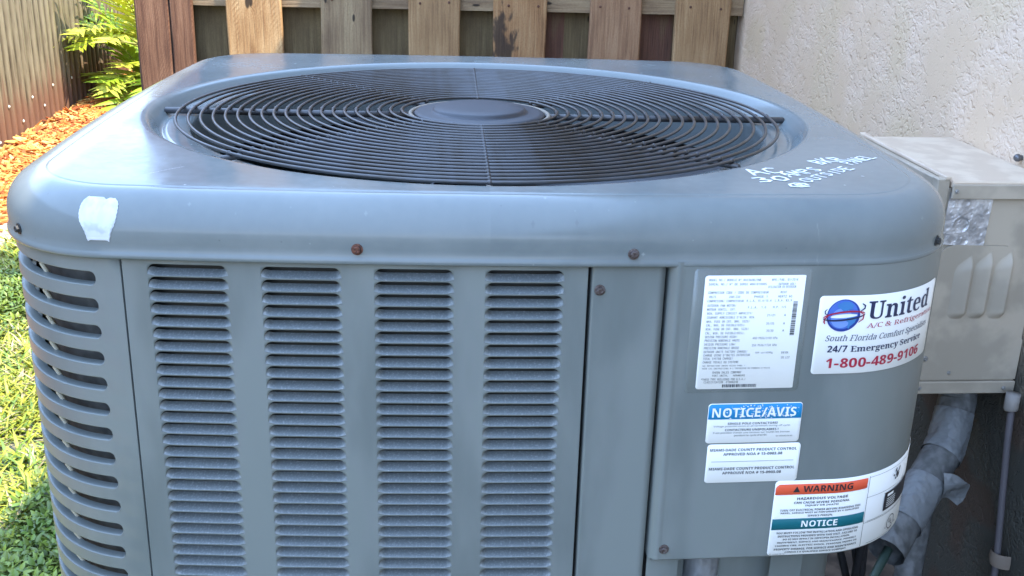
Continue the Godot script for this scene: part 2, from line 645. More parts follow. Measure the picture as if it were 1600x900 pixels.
func hand_line(st: SurfaceTool, s: String, a: Vector2, b: Vector2, tall: float, y: float, w: float, r: RandomNumberGenerator) -> void:
	var dir := (b - a).normalized()
	var up := Vector2(dir.y, -dir.x)         # away from the viewer on the top (z grows towards the camera)
	if up.y > 0.0:
		up = -up
	var step := a.distance_to(b) / s.length()
	for i in s.length():
		var o := a + dir * step * (i + 0.12) + up * r.randf_range(-0.06, 0.06) * tall
		var hgt := tall * r.randf_range(0.88, 1.08)
		for stroke in glyph(s[i]):
			var pts := []
			for k in range(0, stroke.size(), 2):
				var jx: float = stroke[k] + r.randf_range(-0.04, 0.04)
				var jy: float = stroke[k + 1] + r.randf_range(-0.04, 0.04)
				pts.append(o + dir * step * 0.78 * jx + up * hgt * jy)
			for k in pts.size() - 1:
				var p0: Vector2 = pts[k]
				var p1: Vector2 = pts[k + 1]
				var t: Vector2 = (p1 - p0).normalized()
				var n := t.orthogonal() * w * 0.5 * r.randf_range(0.8, 1.15)
				p0 -= t * w * 0.35
				p1 += t * w * 0.35
				var yy := y + 0.00002 * (k % 5)
				quad(st, Vector3(p0.x - n.x, yy, p0.y - n.y), Vector3(p0.x + n.x, yy, p0.y + n.y), Vector3(p1.x + n.x, yy, p1.y + n.y), Vector3(p1.x - n.x, yy, p1.y - n.y))

func build_cap(ac: Node3D) -> void:
	var N := 420
	var cc := Vector2(0.0, 0.0244)     # middle of the fan opening
	var st := new_st()
	var ss := []
	for i in N:
		ss.append(-2.0 * LQ + 4.0 * LQ * i / N)
	var rows := []
	var y0 := HT - FR - SK
	for q in [[-0.006, y0 + 0.0006], [-0.0008, y0 - 0.0004], [0.0006, y0 - 0.0004], [0.0014, y0 + 0.0008], [0.0014, y0 + 0.0030], [0.0006, y0 + 0.0046], [0.0, y0 + 0.0060], [0.0, y0 + SK * 0.7], [0.0, y0 + SK]]:
		var r := PackedVector3Array()
		for s in ss:
			r.append(sp(s, q[1], q[0]))
		rows.append(r)
	for k in range(1, 13):
		var a := PI / 2 * k / 12.0
		var r := PackedVector3Array()
		for s in ss:
			r.append(sp(s, HT - FR + FR * sin(a) - (0.0006 if k == 12 else 0.0), -FR * (1.0 - cos(a))))
		rows.append(r)
	for q in [[-FR - 0.0008, HT - 0.00055], [-FR - 0.0016, HT - 0.0001], [-FR - 0.0026, HT]]:
		var r := PackedVector3Array()
		for s in ss:
			r.append(sp(s, q[1], q[0]))
		rows.append(r)
	var inner: PackedVector3Array = rows[rows.size() - 1]
	var ring := func(R: float, y: float) -> PackedVector3Array:
		var r := PackedVector3Array()
		for p in inner:
			var d := (Vector2(p.x, p.z) - cc).normalized() * R + cc
			r.append(Vector3(d.x, y, d.y))
		return r
	var r0: PackedVector3Array = ring.call(0.3560, HT + 0.0004)
	for f in [0.25, 0.5, 0.75]:
		var r := PackedVector3Array()
		for i in N:
			r.append(inner[i].lerp(r0[i], f))
		rows.append(r)
	rows.append(r0)
	for q in [[0.3535, HT + 0.0003], [0.3510, HT - 0.0004], [0.3488, HT - 0.0016], [0.3465, HT - 0.0036], [0.3430, HT - 0.0085], [0.3398, HT - 0.0132], [0.3380, HT - 0.0150], [0.3362, HT - 0.0155], [0.3345, HT - 0.0148], [0.3330, HT - 0.0138], [0.3310, HT - 0.0136], [0.3120, HT - 0.0138], [0.3095, HT - 0.0142], [0.3082, HT - 0.0156], [0.3080, HT - 0.020], [0.3085, HT - 0.07]]:
		rows.append(ring.call(q[0], q[1]))
	grid(st, rows, true, true)
	part("top_cover", done(st), M.paint_top, ac)
	# fan guard
	var c3 := Vector3(cc.x, 0, cc.y)
	var gy := HT - 0.0078
	for k in 20:
		var R := 0.3225 - k * (0.3225 - 0.0855) / 19.0
		part("guard_ring", ring_mesh(R, 0.00165, gy + 0.0032 + 0.0012 * (1.0 - R / 0.33), 150, 8, c3), M.guard, ac)
	part("guard_ring", ring_mesh(0.0765, 0.0026, gy - 0.0002, 100, 8, c3), M.guard_tan, ac, "pale rust-tinged innermost guard ring")
	for k in 8:
		var a := TAU * k / 8.0 + (0.006 if k % 2 else -0.004)
		var d := Vector3(cos(a), 0, sin(a))
		var r := 0.0036 if k == 0 or k == 4 else 0.0029
		var ln: float = [0.343, 0.331, 0.340, 0.331, 0.343, 0.336, 0.340, 0.336][k]
		part("guard_rod", tube([c3 + d * 0.04 + Vector3(0, gy - 0.002, 0), c3 + d * 0.2 + Vector3(0, gy - 0.0016, 0), c3 + d * (ln - 0.001) + Vector3(0, gy - 0.001, 0), c3 + d * ln + Vector3(0, gy - 0.001, 0)], [r, r, r, r * 0.7], 10), M.guard, ac)
	# weld beads where the rings cross the rods
	var wst := new_st()
	var bead := SphereMesh.new()
	bead.radius = 0.0026
	bead.height = 0.0052
	bead.radial_segments = 8
	bead.rings = 4
	for k in 8:
		var a := TAU * k / 8.0 + (0.006 if k % 2 else -0.004)
		for j in 20:
			var R := 0.3225 - j * (0.3225 - 0.0855) / 19.0
			wst.append_from(bead, 0, Transform3D(Basis(), c3 + Vector3(cos(a) * R, gy + 0.0031, sin(a) * R)))
	var wo := part("weld_beads", wst.commit(), M.guard, ac)
	wo.set_meta("kind", "stuff")
	var eye := part("guard_nut", ring_mesh(0.0030, 0.0016, 0.0, 16, 8), M.guard_tan, ac, "pale nut at the front end of a guard rod")
	eye.transform = Transform3D(Basis(Vector3(1, 0, 0), PI / 2.4), c3 + Vector3(0.0, gy + 0.0012, 0.3425))
	# tie-down clips at two rods
	for a in [PI * 0.25, PI * 0.75, PI * 1.75, PI * 1.25]:
		var d := Vector3(cos(a), 0, sin(a))
		var o := part("guard_screw", screw_mesh(), M.dark_metal, ac)
		o.transform = Transform3D(Basis(Vector3(1, 0, 0), -PI / 2) * Basis.from_scale(Vector3(1, 1, 1.3)), c3 + d * 0.3335 + Vector3(0, HT - 0.0137, 0) + d.cross(Vector3.UP) * 0.014)
	part("hub_cap", lathe([Vector2(0.0, gy + 0.0090), Vector2(0.030, gy + 0.0089), Vector2(0.0475, gy + 0.0084), Vector2(0.0505, gy + 0.0074), Vector2(0.0515, gy + 0.0056), Vector2(0.0525, gy + 0.0042), Vector2(0.0545, gy + 0.0038), Vector2(0.0660, gy + 0.0036), Vector2(0.0705, gy + 0.0030), Vector2(0.0722, gy + 0.0016), Vector2(0.0722, gy - 0.0005), Vector2(0.070, gy - 0.001), Vector2(0.04, gy - 0.0015), Vector2(0.0, gy - 0.0015)], 96, c3), M.hub, ac)
	part("motor", lathe([Vector2(0.0, gy - 0.008), Vector2(0.060, gy - 0.008), Vector2(0.066, gy - 0.014), Vector2(0.066, gy - 0.10), Vector2(0.060, gy - 0.11), Vector2(0.012, gy - 0.11), Vector2(0.012, gy - 0.15), Vector2(0, gy - 0.15)], 48, c3), M.dark_metal, ac)
	# fan blades below the motor mount
	for k in 3:
		var bl := new_st()
		var rw := []
		var base := TAU * k / 3.0 + 0.16
		for j in 15:
			var f := j / 14.0
			var row := PackedVector3Array()
			for i in 13:
				var g := i / 12.0
				var R := lerpf(0.062, 0.296, g)
				var half := lerpf(0.42, 0.52, smoothstep(0.0, 1.0, g)) * (1.0 - 0.10 * pow(g, 6.0))
				var a := base + (f - 0.5) * 2.0 * half + 0.18 * g
				row.append(c3 + Vector3(cos(a) * R, HT - 0.072 - 0.048 * (f - 0.5) * (1.1 - 0.3 * g) - 0.010 * sin(PI * f), sin(a) * R))
			rw.append(row)
		grid(bl, rw)
		part("fan_blade", done(bl), M.blade, ac)
	var inside := new_st()
	var hole := PackedVector3Array()
	var rimr := PackedVector3Array()
	for i in 96:
		var a := TAU * i / 96
		hole.append(c3 + Vector3(cos(a) * 0.3084, HT - 0.07, sin(a) * 0.3084))
		rimr.append(c3 + Vector3(cos(a) * 0.34, HT - 0.10, sin(a) * 0.34))
	grid(inside, [hole, rimr], true)
	part("fan_shroud", done(inside), M.dark_metal, ac)
	# marker writing
	var hw := new_st(false)
	var r := RandomNumberGenerator.new()
	r.seed = 5
	var inv := ac.transform.affine_inverse()
	var L := func(x, z) -> Vector2:
		var p: Vector3 = inv * Vector3(x, HT, z)
		return Vector2(p.x, p.z)
	hand_line(hw, "AC", L.call(0.2110, 0.3210), L.call(0.2440, 0.3065), 0.0190, HT + 0.00055, 0.0026, r)
	hand_line(hw, "30", L.call(0.2080, 0.3455), L.call(0.2410, 0.3360), 0.0150, HT + 0.00055, 0.0028, r)
	hand_line(hw, "AMPS", L.call(0.2410, 0.3265), L.call(0.2810, 0.2990), 0.0145, HT + 0.00055, 0.0021, r)
	hand_line(hw, "BKR", L.call(0.2850, 0.2785), L.call(0.3170, 0.2590), 0.0165, HT + 0.00055, 0.0024, r)
	hand_line(hw, "@", L.call(0.2290, 0.3610), L.call(0.2520, 0.3560), 0.0130, HT + 0.00055, 0.0022, r)
	hand_line(hw, "OUTSIDE", L.call(0.2510, 0.3445), L.call(0.3110, 0.2930), 0.0120, HT + 0.00055, 0.0019, r)
	hand_line(hw, "PANEL", L.call(0.3130, 0.2785), L.call(0.3490, 0.2470), 0.0130, HT + 0.00055, 0.0020, r)
	part("marker_writing", done(hw, false), M.marker, ac, "white hand lettering about the breaker and outside panel")
	# remnant of a torn sticker on the rolled edge
	var pw := new_st()
	var prow := []
	var lf := [-0.3035, -0.3050, -0.3064, -0.3088, -0.3105, -0.3113, -0.3116, -0.3114, -0.3104, -0.3078]
	var rf := [-0.2872, -0.2862, -0.2848, -0.2830, -0.2820, -0.2815, -0.2812, -0.2813, -0.2818, -0.2842]
	for j in 37:
		var f := j / 36.0
		var x := f * 9.0
		var i0 := mini(int(x), 8)
		var g := x - i0
		var l := cubic_interpolate(lf[i0], lf[i0 + 1], lf[maxi(i0 - 1, 0)], lf[mini(i0 + 2, 9)], g)
		var rr := cubic_interpolate(rf[i0], rf[i0 + 1], rf[maxi(i0 - 1, 0)], rf[mini(i0 + 2, 9)], g)
		l += 0.00018 * sin(j * 2.1) + 0.0001 * sin(j * 5.3)
		rr += 0.0002 * sin(j * 1.7 + 1.0)
		var row := PackedVector3Array()
		for i in 25:
			var h := i / 24.0
			var t := 0.0140 + 0.0345 * f
			t -= 0.0022 * smoothstep(0.6, 1.0, f) * exp(-pow((h - 0.70) / 0.07, 2.0)) + 0.0012 * smoothstep(0.7, 1.0, f) * smoothstep(0.7, 1.0, h)
			t -= 0.0010 * (1.0 - smoothstep(0.0, 0.2, f)) * (exp(-pow(h / 0.07, 2.0)) + exp(-pow((1.0 - h) / 0.07, 2.0)))
			row.append(cap_at(lerpf(l, rr, h), t, 0.0004 + (0.0004 if i == 1 or i == 23 or j == 1 else 0.0)))
		prow.append(row)
	grid(pw, prow)
	part("sticker_remnant", done(pw), M.remnant, ac, "torn blank white sticker on the rolled edge")

func build_cabinet(ac: Node3D) -> void:
	var yt := HT - FR - SK + 0.004
	var yb := 0.085
	var off := -0.0038
	# left corner with slots
	part("corner_panel", slot_sheet(-0.488, -0.2828, -0.4595, -0.3030, yt, yb, 0.8826, 0.02228, 36, off), M.paint, ac)
	# louvred front
	var cols := [-0.2315, -0.1447, -0.0582, 0.0274]
	var lp := part("louver_panel", louvre_sheet(-0.2812, 0.0763, cols, yt, yb, 0.8962, 0.01034, 77, off), M.paint, ac)
	var lm := louvre_mesh()
	for c in cols:
		for k in 70:
			if k > 29:
				continue
			var o := part("louver", lm, M.paint_dusty, lp)
			place_on(o, c, 0.8962 - k * 0.01034, off)
	var rest := new_st()
	for c in cols:
		for k in range(30, 77):
			var tr := Transform3D(Basis(Vector3.UP.cross(nrm(c)).normalized(), Vector3.UP, nrm(c)), sp(c, 0.8962 - k * 0.01034, off))
			rest.append_from(lm, 0, tr)
	var ro := part("lower_louvers", rest.commit(), M.paint_dusty, lp)
	ro.set_meta("kind", "stuff")
	# left side and back, right side
	var side := new_st()
	strip(side, -2.0 * LQ, -0.4905, yt, yb, off, 120, true)
	strip(side, 0.66, 2.0 * LQ, yt, yb, off, 120, true)
	part("side_panel", done(side), M.paint, ac)
	# blank strip beside the louvres
	var bs := new_st()
	var rows := []
	for q in [[0.0796, -0.016], [0.0796, -0.0052], [0.0801, -0.0042], [0.0812, -0.0036]]:
		rows.append(PackedVector3Array([sp(q[0], yt, q[1]), sp(q[0], yb, q[1])]))
	for i in 10:
		rows.append(PackedVector3Array([sp(lerpf(0.083, 0.1372, i / 9.0), yt, off), sp(lerpf(0.083, 0.1372, i / 9.0), yb, off)]))
	rows.append(PackedVector3Array([sp(0.1374, yt, -0.016), sp(0.1374, yb, -0.016)]))
	grid(bs, rows)
	part("blank_strip", done(bs), M.paint, ac)
	# backing behind the seams
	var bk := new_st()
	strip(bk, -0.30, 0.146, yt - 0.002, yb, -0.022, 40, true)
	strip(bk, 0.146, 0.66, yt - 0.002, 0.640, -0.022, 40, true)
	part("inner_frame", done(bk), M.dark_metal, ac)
	# service panel: a separate cover standing slightly proud, wrapping the right corner
	var sv := new_st()
	rows = []
	var bot := 0.6372
	for q in [[0.1405, -0.016], [0.1405, -0.0040], [0.1416, -0.0018], [0.1430, -0.0004], [0.1448, 0.0010], [0.1466, 0.0018], [0.1484, 0.0018], [0.1500, 0.0012], [0.1520, 0.0010]]:
		rows.append(PackedVector3Array([sp(q[0], yt, q[1]), sp(q[0], bot, q[1])]))
	for i in 70:
		var s := lerpf(0.156, 0.655, i / 69.0)
		rows.append(PackedVector3Array([sp(s, yt, 0.001), sp(s, bot, 0.001)]))
	grid(sv, rows)
	var lip := []
	for q in [[bot, 0.001], [bot - 0.0012, 0.0006], [bot - 0.0016, -0.001], [bot - 0.0012, -0.016]]:
		var r := PackedVector3Array()
		for i in 71:
			var s := lerpf(0.1432, 0.655, i / 70.0)
			r.append(sp(s, q[0], q[1]))
		lip.append(r)
	grid(sv, lip, false, true)
	part("service_panel", done(sv), M.paint, ac)
	# below it: corner post and recessed wall
	var cp := new_st()
	strip(cp, 0.1412, 0.169, bot + 0.004, yb, -0.007, 6, true)
	for s in [0.169]:
		grid(cp, [PackedVector3Array([sp(s, bot, -0.007), sp(s, yb, -0.007)]), PackedVector3Array([sp(s, bot, -0.05), sp(s, yb, -0.05)])])
	part("corner_post", done(cp), M.paint, ac)
	var rc := new_st()
	strip(rc, 0.169, 0.66, bot + 0.004, yb, -0.055, 60, true)
	part("valve_recess", done(rc), M.paint, ac)
	var post2 := new_st()
	strip(post2, 0.262, 0.292, bot + 0.004, yb, -0.03, 8, true)
	part("inner_post", done(post2), M.paint, ac)
	# coil seen through the slots
	var co := new_st()
	strip(co, -0.96, -0.296, yt - 0.006, 0.1, -0.024, 60, true)
	part("coil", done(co), M.coil, ac)
	# pale wire stand-off between coil and corner slots
	var zig := []
	for k in 74:
		zig.append(sp(-0.3645 + (0.0016 if k % 2 else -0.0016), yt - 0.008 - k * 0.01114, -0.0105 + (0.003 if k % 2 else -0.003)))
	part("coil_spacer", tube(zig, [0.0021], 6), M.spacer, ac, "pale ribbed spacer behind the corner slots")
	# base pan and lid underside
	var bp := new_st()
	strip(bp, -2.0 * LQ, 2.0 * LQ, 0.105, 0.08, 0.002, 240, true)
	part("base_pan", done(bp), M.paint, ac)
	# screws
	var sm := screw_mesh()
	var spots := [["rust", -0.1009, 0.9128, 0.0, 0.3], ["grey", 0.1101, 0.9112, 0.0, 0.9], ["dark", -0.3784, 0.9125, 0.0, 0.2], ["dark", 0.3804, 0.9105, 0.0, 0.5], ["rust_grey", 0.0861, 0.8805, off, 0.1], ["rust_grey", 0.1533, 0.6471, 0.001, 0.6]]
	for q in spots:
		var m: Material = {"rust": M.rust, "grey": M.rust_grey, "dark": M.dark_metal, "rust_grey": M.rust_grey}[q[0]]
		var o := part("screw", sm, m, ac)
		place_on(o, q[1], q[2], q[3], q[4])
		o.transform.basis = o.transform.basis * 0.72

func build_stickers(ac: Node3D) -> void:
	var base := 0.001
	var r := RandomNumberGenerator.new()
	r.seed = 11
	# --- rating plate under a clear film
	part("clear_film", sheet(0.1586, 0.2536, 0.7938, 0.8990, 0.004, base + 0.0003), M.film, ac, "clear film over the rating plate")
	var rp := part("rating_plate", sheet(0.1676, 0.2487, 0.7972, 0.8937, 0.0028, base + 0.0007, 0.0003, Vector4(1, 0.15, 0.15, 1)), M.paper, ac, "white rating plate full of small print")
	var st := new_st(false)
	var lines := [
		[127, .04, .55, "MODEL NO./ MODELE N\u00b0 RA1360BJ1NB"], [127, .66, .92, "MFR./FAB. 01/2018"], [178, .04, .61, "SERIAL NO./ N\u00b0 DE SERIE W061810005"], [178, .73, .9, "OUTDOOR USE/"], [213, .63, .91, "UTILISATION EN EXTERIEUR"],
		[277, .04, .64, "COMPRESSOR CODE / CODE DE COMPRESSEUR"], [277, .76, .82, "RCH7"], [328, .05, .12, "VOLTS"], [328, .25, .36, "208/230"], [328, .5, .63, "PHASE 1"], [328, .74, .88, "HERTZ 60"],
		[378, .04, .4, "COMPRESSOR/ COMPRESSEUR"], [378, .43, .88, "R.L.A. 15.4/15.4  L.R.A. 83.9"], [433, .045, .33, "OUTDOOR FAN MOTOR/"], [458, .45, .83, "F.L.A.  1.0    H.P. 1/5"], [480, .045, .33, "MOTEUR VENTIL. EXT."],
		[528, .05, .5, "MIN. SUPPLY CIRCUIT AMPACITY/"], [555, .65, .73, "21/21"], [555, .82, .84, "A"], [577, .05, .53, "COURANT ADMISSIBLE D'ALIM. MIN."], [627, .05, .48, "MAX. FUSE OR CKT. BRK. SIZE/"], [657, .65, .73, "35/35"], [657, .82, .84, "A"],
		[672, .05, .44, "CAL. MAX. DE FUSIBLE/DISJ."], [720, .05, .48, "MIN. FUSE OR CKT. BRK. SIZE/"], [745, .66, .73, "30/30"], [745, .82, .84, "A"], [770, .05, .44, "CAL. MIN. DE FUSIBLE/DISJ."],
		[815, .05, .37, "DESIGN PRESSURE HIGH/"], [835, .53, .78, "450 PSIG/3103 kPa"], [860, .05, .4, "PRESSION NOMINALE HAUTE"], [907, .05, .36, "DESIGN PRESSURE LOW/"], [923, .53, .78, "250 PSIG/1724 kPa"], [953, .05, .4, "PRESSION NOMINALE BASSE"],
		[1000, .05, .49, "OUTDOOR UNITS FACTORY CHARGE/"], [1020, .57, .75, "109 oz/3090g"], [1020, .84, .91, "R410A"], [1043, .05, .52, "CHARGE USINE D'UNITES EXTERIEUR"], [1085, .05, .35, "TOTAL SYSTEM CHARGE/"], [1082, .84, .93, "SEE LIST"], [1130, .05, .41, "CHARGE TOTALE DU SYSTEME"],
		[1175, .05, .48, "SEE INSTRUCTIONS INSIDE ACCESS PANEL /"], [1210, .05, .74, "VOIR LES INSTRUCTIONS A L'INTERIEUR DU PANNEAU D'ACCES"], [1260, .16, .45, "RHEEM SALES COMPANY"], [1302, .16, .49, "FORT SMITH,   ARKANSAS"], [1347, .05, .5, "*THESE TYPE BUILDINGS FOR U.S.A./"], [1382, .08, .43, "CLASSIFICATION  ETRANGERE"]]
	for l in lines:
		var v := (float(l[0]) - 82.0) / 1388.0
		var y := lerpf(0.8937, 0.7972, v)
		var hh := 0.00095 if l[0] < 1150 or l[0] > 1230 else 0.0006
		put_text(st, l[3], "mono", lerpf(0.1676, 0.2487, l[1]), lerpf(0.1676, 0.2487, l[2]), y - hh, y + hh, base + 0.0011)
	var s := 0.1676 + 0.0811 * 0.27
	while s < 0.1676 + 0.0811 * 0.62:
		var w := r.randf_range(0.0003, 0.0010)
		put_rect(st, s, s + w, 0.7986, 0.8012, base + 0.0011)
		s += w + r.randf_range(0.0003, 0.0007)
	var y := 0.8937 - 0.0965 * 0.52
	while y < 0.8937 - 0.0965 * 0.215:
		var w := r.randf_range(0.0003, 0.0011)
		put_rect(st, 0.1676 + 0.0811 * 0.90, 0.1676 + 0.0811 * 0.945, y, y + w, base + 0.0011)
		y += w + r.randf_range(0.0003, 0.0008)
	part("lettering", done(st, false), M.ink_grey, rp)
	# --- contractor's sticker
	var un := part("contractor_sticker", sheet(0.2623, 0.3920, 0.8088, 0.8760, 0.0035, base + 0.0008), M.paper, ac, "white sticker with a blue globe and a phone number")
	var o2 := base + 0.0013
	var navy := new_st(false)
	var red := new_st(false)
	var green := new_st(false)
	put_text(navy, "United", "serif_bold", 0.3038, 0.3765, 0.8555, 0.8722, o2)
	put_text(red, "A/C & Refrigeration", "serif", 0.3045, 0.3880, 0.8468, 0.8524, o2, 0.1)
	put_text(navy, "South Florida Comfort Specialists", "serif", 0.2712, 0.3800, 0.8360, 0.8428, o2, 0.25)
	put_text(navy, "24/7", "sans_bold", 0.2738, 0.2905, 0.8278, 0.8336, o2)
	put_text(navy, "Emergency Service", "serif_bold", 0.2935, 0.3712, 0.8262, 0.8334, o2)
	put_text(red, "1-800-489-9106", "sans_bold", 0.2740, 0.3712, 0.8138, 0.8224, o2)
	var gc := Vector2(0.2834, 0.8596)
	var b0 := new_st(false)
	var b1 := new_st(false)
	var b2 := new_st(false)
	put_poly(b0, ellipse(gc, 0.0139, 0.0138), o2)
	put_poly(b1, ellipse(gc + Vector2(-0.0006, 0.0008), 0.0124, 0.0123), o2 + 0.0003)
	put_poly(b2, ellipse(gc + Vector2(-0.0016, -0.0020), 0.0088, 0.0084), o2 + 0.0006)
	var land := new_st(false)
	for lp in [[-0.004, 0.0105, -0.001, 0.0122, 0.004, 0.0118, 0.0075, 0.0085, 0.0060, 0.0060, 0.0035, 0.0052, 0.0020, 0.0026, -0.0005, 0.0036, -0.0030, 0.0060, -0.0062, 0.0078, -0.0060, 0.0098], [0.0030, -0.0012, 0.0066, -0.0004, 0.0108, -0.0022, 0.0098, -0.0058, 0.0064, -0.0085, 0.0052, -0.0112, 0.0038, -0.0100, 0.0046, -0.0060, 0.0024, -0.0040]]:
		var pp := PackedVector2Array()
		for k in range(0, lp.size(), 2):
			pp.append(gc + Vector2(lp[k], lp[k + 1]))
		put_poly(land, pp, o2 + 0.0009)
	var wht := new_st(false)
	put_poly(wht, ellipse(gc + Vector2(0, -0.0001), 0.0112, 0.0016, 0, TAU, 30, 0.06), o2 + 0.0010)
	put_line(red, ellipse(gc, 0.0172, 0.0034, PI * 0.02, PI * 0.98, 30, 0.10), 0.0006, 0.0015, o2 + 0.0013)
	put_line(navy, ellipse(gc, 0.0172, 0.0034, PI * 1.02, PI * 1.98, 30, 0.10), 0.0006, 0.0015, o2 + 0.0013)
	put_line(red, PackedVector2Array([gc + Vector2(-0.0130, 0.0005), gc + Vector2(-0.0158, -0.0020), gc + Vector2(-0.0162, -0.0048), gc + Vector2(-0.0152, -0.0066)]), 0.0008, 0.0014, o2 + 0.0013)
	put_line(red, PackedVector2Array([gc + Vector2(0.0132, 0.0030), gc + Vector2(0.0166, 0.0010), gc + Vector2(0.0160, -0.0030), gc + Vector2(0.0126, -0.0056)]), 0.0006, 0.0012, o2 + 0.0013)
	put_line(navy, PackedVector2Array([gc + Vector2(0.0134, 0.0040), gc + Vector2(0.0164, 0.0062), gc + Vector2(0.0166, 0.0086), gc + Vector2(0.0140, 0.0104)]), 0.0008, 0.0015, o2 + 0.0013)
	put_line(navy, PackedVector2Array([gc + Vector2(-0.0134, 0.0006), gc + Vector2(-0.0160, 0.0024), gc + Vector2(-0.0162, 0.0044), gc + Vector2(-0.0146, 0.0062)]), 0.0005, 0.0010, o2 + 0.0013)
	for q in [["globe_emblem", b0, M.blue_dark], ["globe_emblem", b1, M.blue_mid], ["globe_emblem", b2, M.blue_light], ["globe_emblem", land, M.blue_land], ["globe_emblem", wht, M.paper], ["lettering", navy, M.navy], ["lettering", red, M.red]]:
		part(q[0], done(q[1], false), q[2], un)
	# --- blue notice
	var no := part("notice_sticker", sheet(0.1802, 0.2597, 0.7479, 0.7834, 0.0030, base + 0.0006), M.paper, ac, "white sticker with a worn blue header")
	part("header_band", sheet(0.1806, 0.2593, 0.7697, 0.7830, 0.0028, base + 0.0009, 0.0002, Vector4(1, 1, 0.1, 0.1)), M.notice_blue, no)
	var w2 := new_st(false)
	put_text(w2, "NOTICE/AVIS", "sans_bold", 0.1836, 0.2544, 0.7717, 0.7800, base + 0.0014)
	for k in 150:
		var q := Vector2(clampf(r.randfn(0.224, 0.016), 0.186, 0.256), r.randf_range(0.7702, 0.7826))
		var e := r.randf_range(0.0002, 0.00065)
		put_poly(w2, PackedVector2Array([q + Vector2(-e, 0), q + Vector2(e * 0.2, -e), q + Vector2(e, e * 0.3), q + Vector2(-e * 0.2, e)]), base + 0.0014)
	part("lettering", done(w2, false), M.paper, no)
	var k2 := new_st(false)
	put_text(k2, "SINGLE POLE CONTACTORS!", "sans_bold", 0.1975, 0.2398, 0.7647, 0.7667, base + 0.0010)
	put_text(k2, "Voltage potential exists at all terminals during off cycle.", "sans", 0.1858, 0.2510, 0.7622, 0.7641, base + 0.0010)
	put_text(k2, "CONTACTEURS UNIPOLAIRES !", "sans_bold", 0.1957, 0.2410, 0.7590, 0.7609, base + 0.0010)
	put_text(k2, "Il est possible d'avoir une tension sur toutes les bornes", "sans", 0.1858, 0.2508, 0.7562, 0.7582, base + 0.0010)
	put_text(k2, "pendant le cycle d'arr\u00eat.", "sans", 0.2040, 0.2320, 0.7536, 0.7556, base + 0.0010)
	put_text(k2, "92-103642-06-02", "sans", 0.2395, 0.2535, 0.7530, 0.7541, base + 0.0010)
	part("lettering", done(k2, false), M.ink_grey, no)
	# --- county approval
	var mi := part("approval_sticker", sheet(0.1826, 0.2623, 0.7108, 0.7462, 0.0030, base + 0.0006), M.paper, ac, "plain white approval sticker")
	var k3 := new_st(false)
	put_text(k3, "MIAMI-DADE COUNTY PRODUCT CONTROL", "sans_bold", 0.1850, 0.2590, 0.7402, 0.7427, base + 0.0010)
	put_text(k3, "APPROVED NOA # 15-0903.08", "sans_bold", 0.1965, 0.2470, 0.7361, 0.7387, base + 0.0010)
	put_rect(k3, 0.1868, 0.2572, 0.7304, 0.7307, base + 0.0010)
	put_text(k3, "MIAMI-DADE COUNTY PRODUCT CONTROL", "sans_bold", 0.1855, 0.2590, 0.7226, 0.7251, base + 0.0010)
	put_text(k3, "APPROUV\u00c9 NOA # 15-0903.08", "sans_bold", 0.1972, 0.2478, 0.7186, 0.7218, base + 0.0010)
	part("lettering", done(k3, false), M.ink_grey, mi)
	# --- warning
	var wa := part("warning_sticker", sheet(0.2445, 0.4290, 0.6378, 0.7103, 0.0035, base + 0.0008), M.paper, ac, "white sticker with an orange warning band and a teal notice band")
	part("warning_band", sheet(0.2452, 0.3295, 0.6973, 0.7070, 0.0042, base + 0.0012, 0.0002, Vector4(1, 0.1, 0.1, 0.1)), M.orange, wa)
	part("notice_band", sheet(0.2455, 0.3306, 0.6632, 0.6735, 0.0004, base + 0.0012, 0.0002), M.teal, wa)
	var o3 := base + 0.0016
	var kk := new_st(false)
	put_text(kk, "WARNING", "sans_bold", 0.2694, 0.3140, 0.6997, 0.7056, o3)
	put_poly(kk, PackedVector2Array([Vector2(0.2606, 0.6998), Vector2(0.2666, 0.6998), Vector2(0.2636, 0.7054)]), o3)
	put_text(kk, "HAZARDOUS VOLTAGE", "sans_bold", 0.2650, 0.3104, 0.6922, 0.6946, o3)
	put_text(kk, "CAN CAUSE SEVERE PERSONAL", "sans_bold", 0.2626, 0.3126, 0.6884, 0.6905, o3)
	put_text(kk, "INJURY OR DEATH", "sans_bold", 0.2728, 0.3024, 0.6853, 0.6873, o3)
	part("lettering", done(kk, false), M.ink, wa)
	var g3 := new_st(false)
	for l in [[0.6823, .2511, .3246, "TURN OFF ELECTRICAL POWER BEFORE REMOVING THIS"], [0.6794, .2520, .3234, "PANEL. SERVICE MUST BE PERFORMED BY A QUALIFIED"], [0.6764, .2763, .2987, "SERVICE PERSON."], [0.6600, .2503, .3256, "YOU MUST FOLLOW THE INSTALLATION AND OPERATING"], [0.6567, .2520, .3250, "INSTRUCTIONS PROVIDED WITH THIS UNIT. FAILURE TO"], [0.6535, .2570, .3180, "DO SO MAY RESULT IN IMPROPER INSTALLATION,"], [0.6503, .2520, .3250, "ADJUSTMENT, SERVICE AND MAINTENANCE, POSSIBLY"], [0.6471, .2505, .3262, "CAUSING FIRE, ELECTRIC SHOCK, PERSONAL INJURY OR"], [0.6438, .2500, .3262, "PROPERTY DAMAGE. FOR SERVICE AND MAINTENANCE"], [0.6406, .2600, .3165, "CONSULT A QUALIFIED SERVICE COMPANY."]]:
		put_text(g3, l[3], "sans_bold", l[1], l[2], l[0] - 0.00095, l[0] + 0.00095, o3)
	put_text(g3, "92-22944-06-03", "sans", 0.2462, 0.2600, 0.6387, 0.6396, o3)
	put_rect(g3, 0.3309, 0.3313, 0.6390, 0.7085, o3)
	for yy in [0.6876, 0.6619, 0.6630, 0.7074]:
		put_rect(g3, 0.3313 if yy != 0.6630 else 0.335, 0.4250, yy - 0.00015, yy + 0.00015, o3)
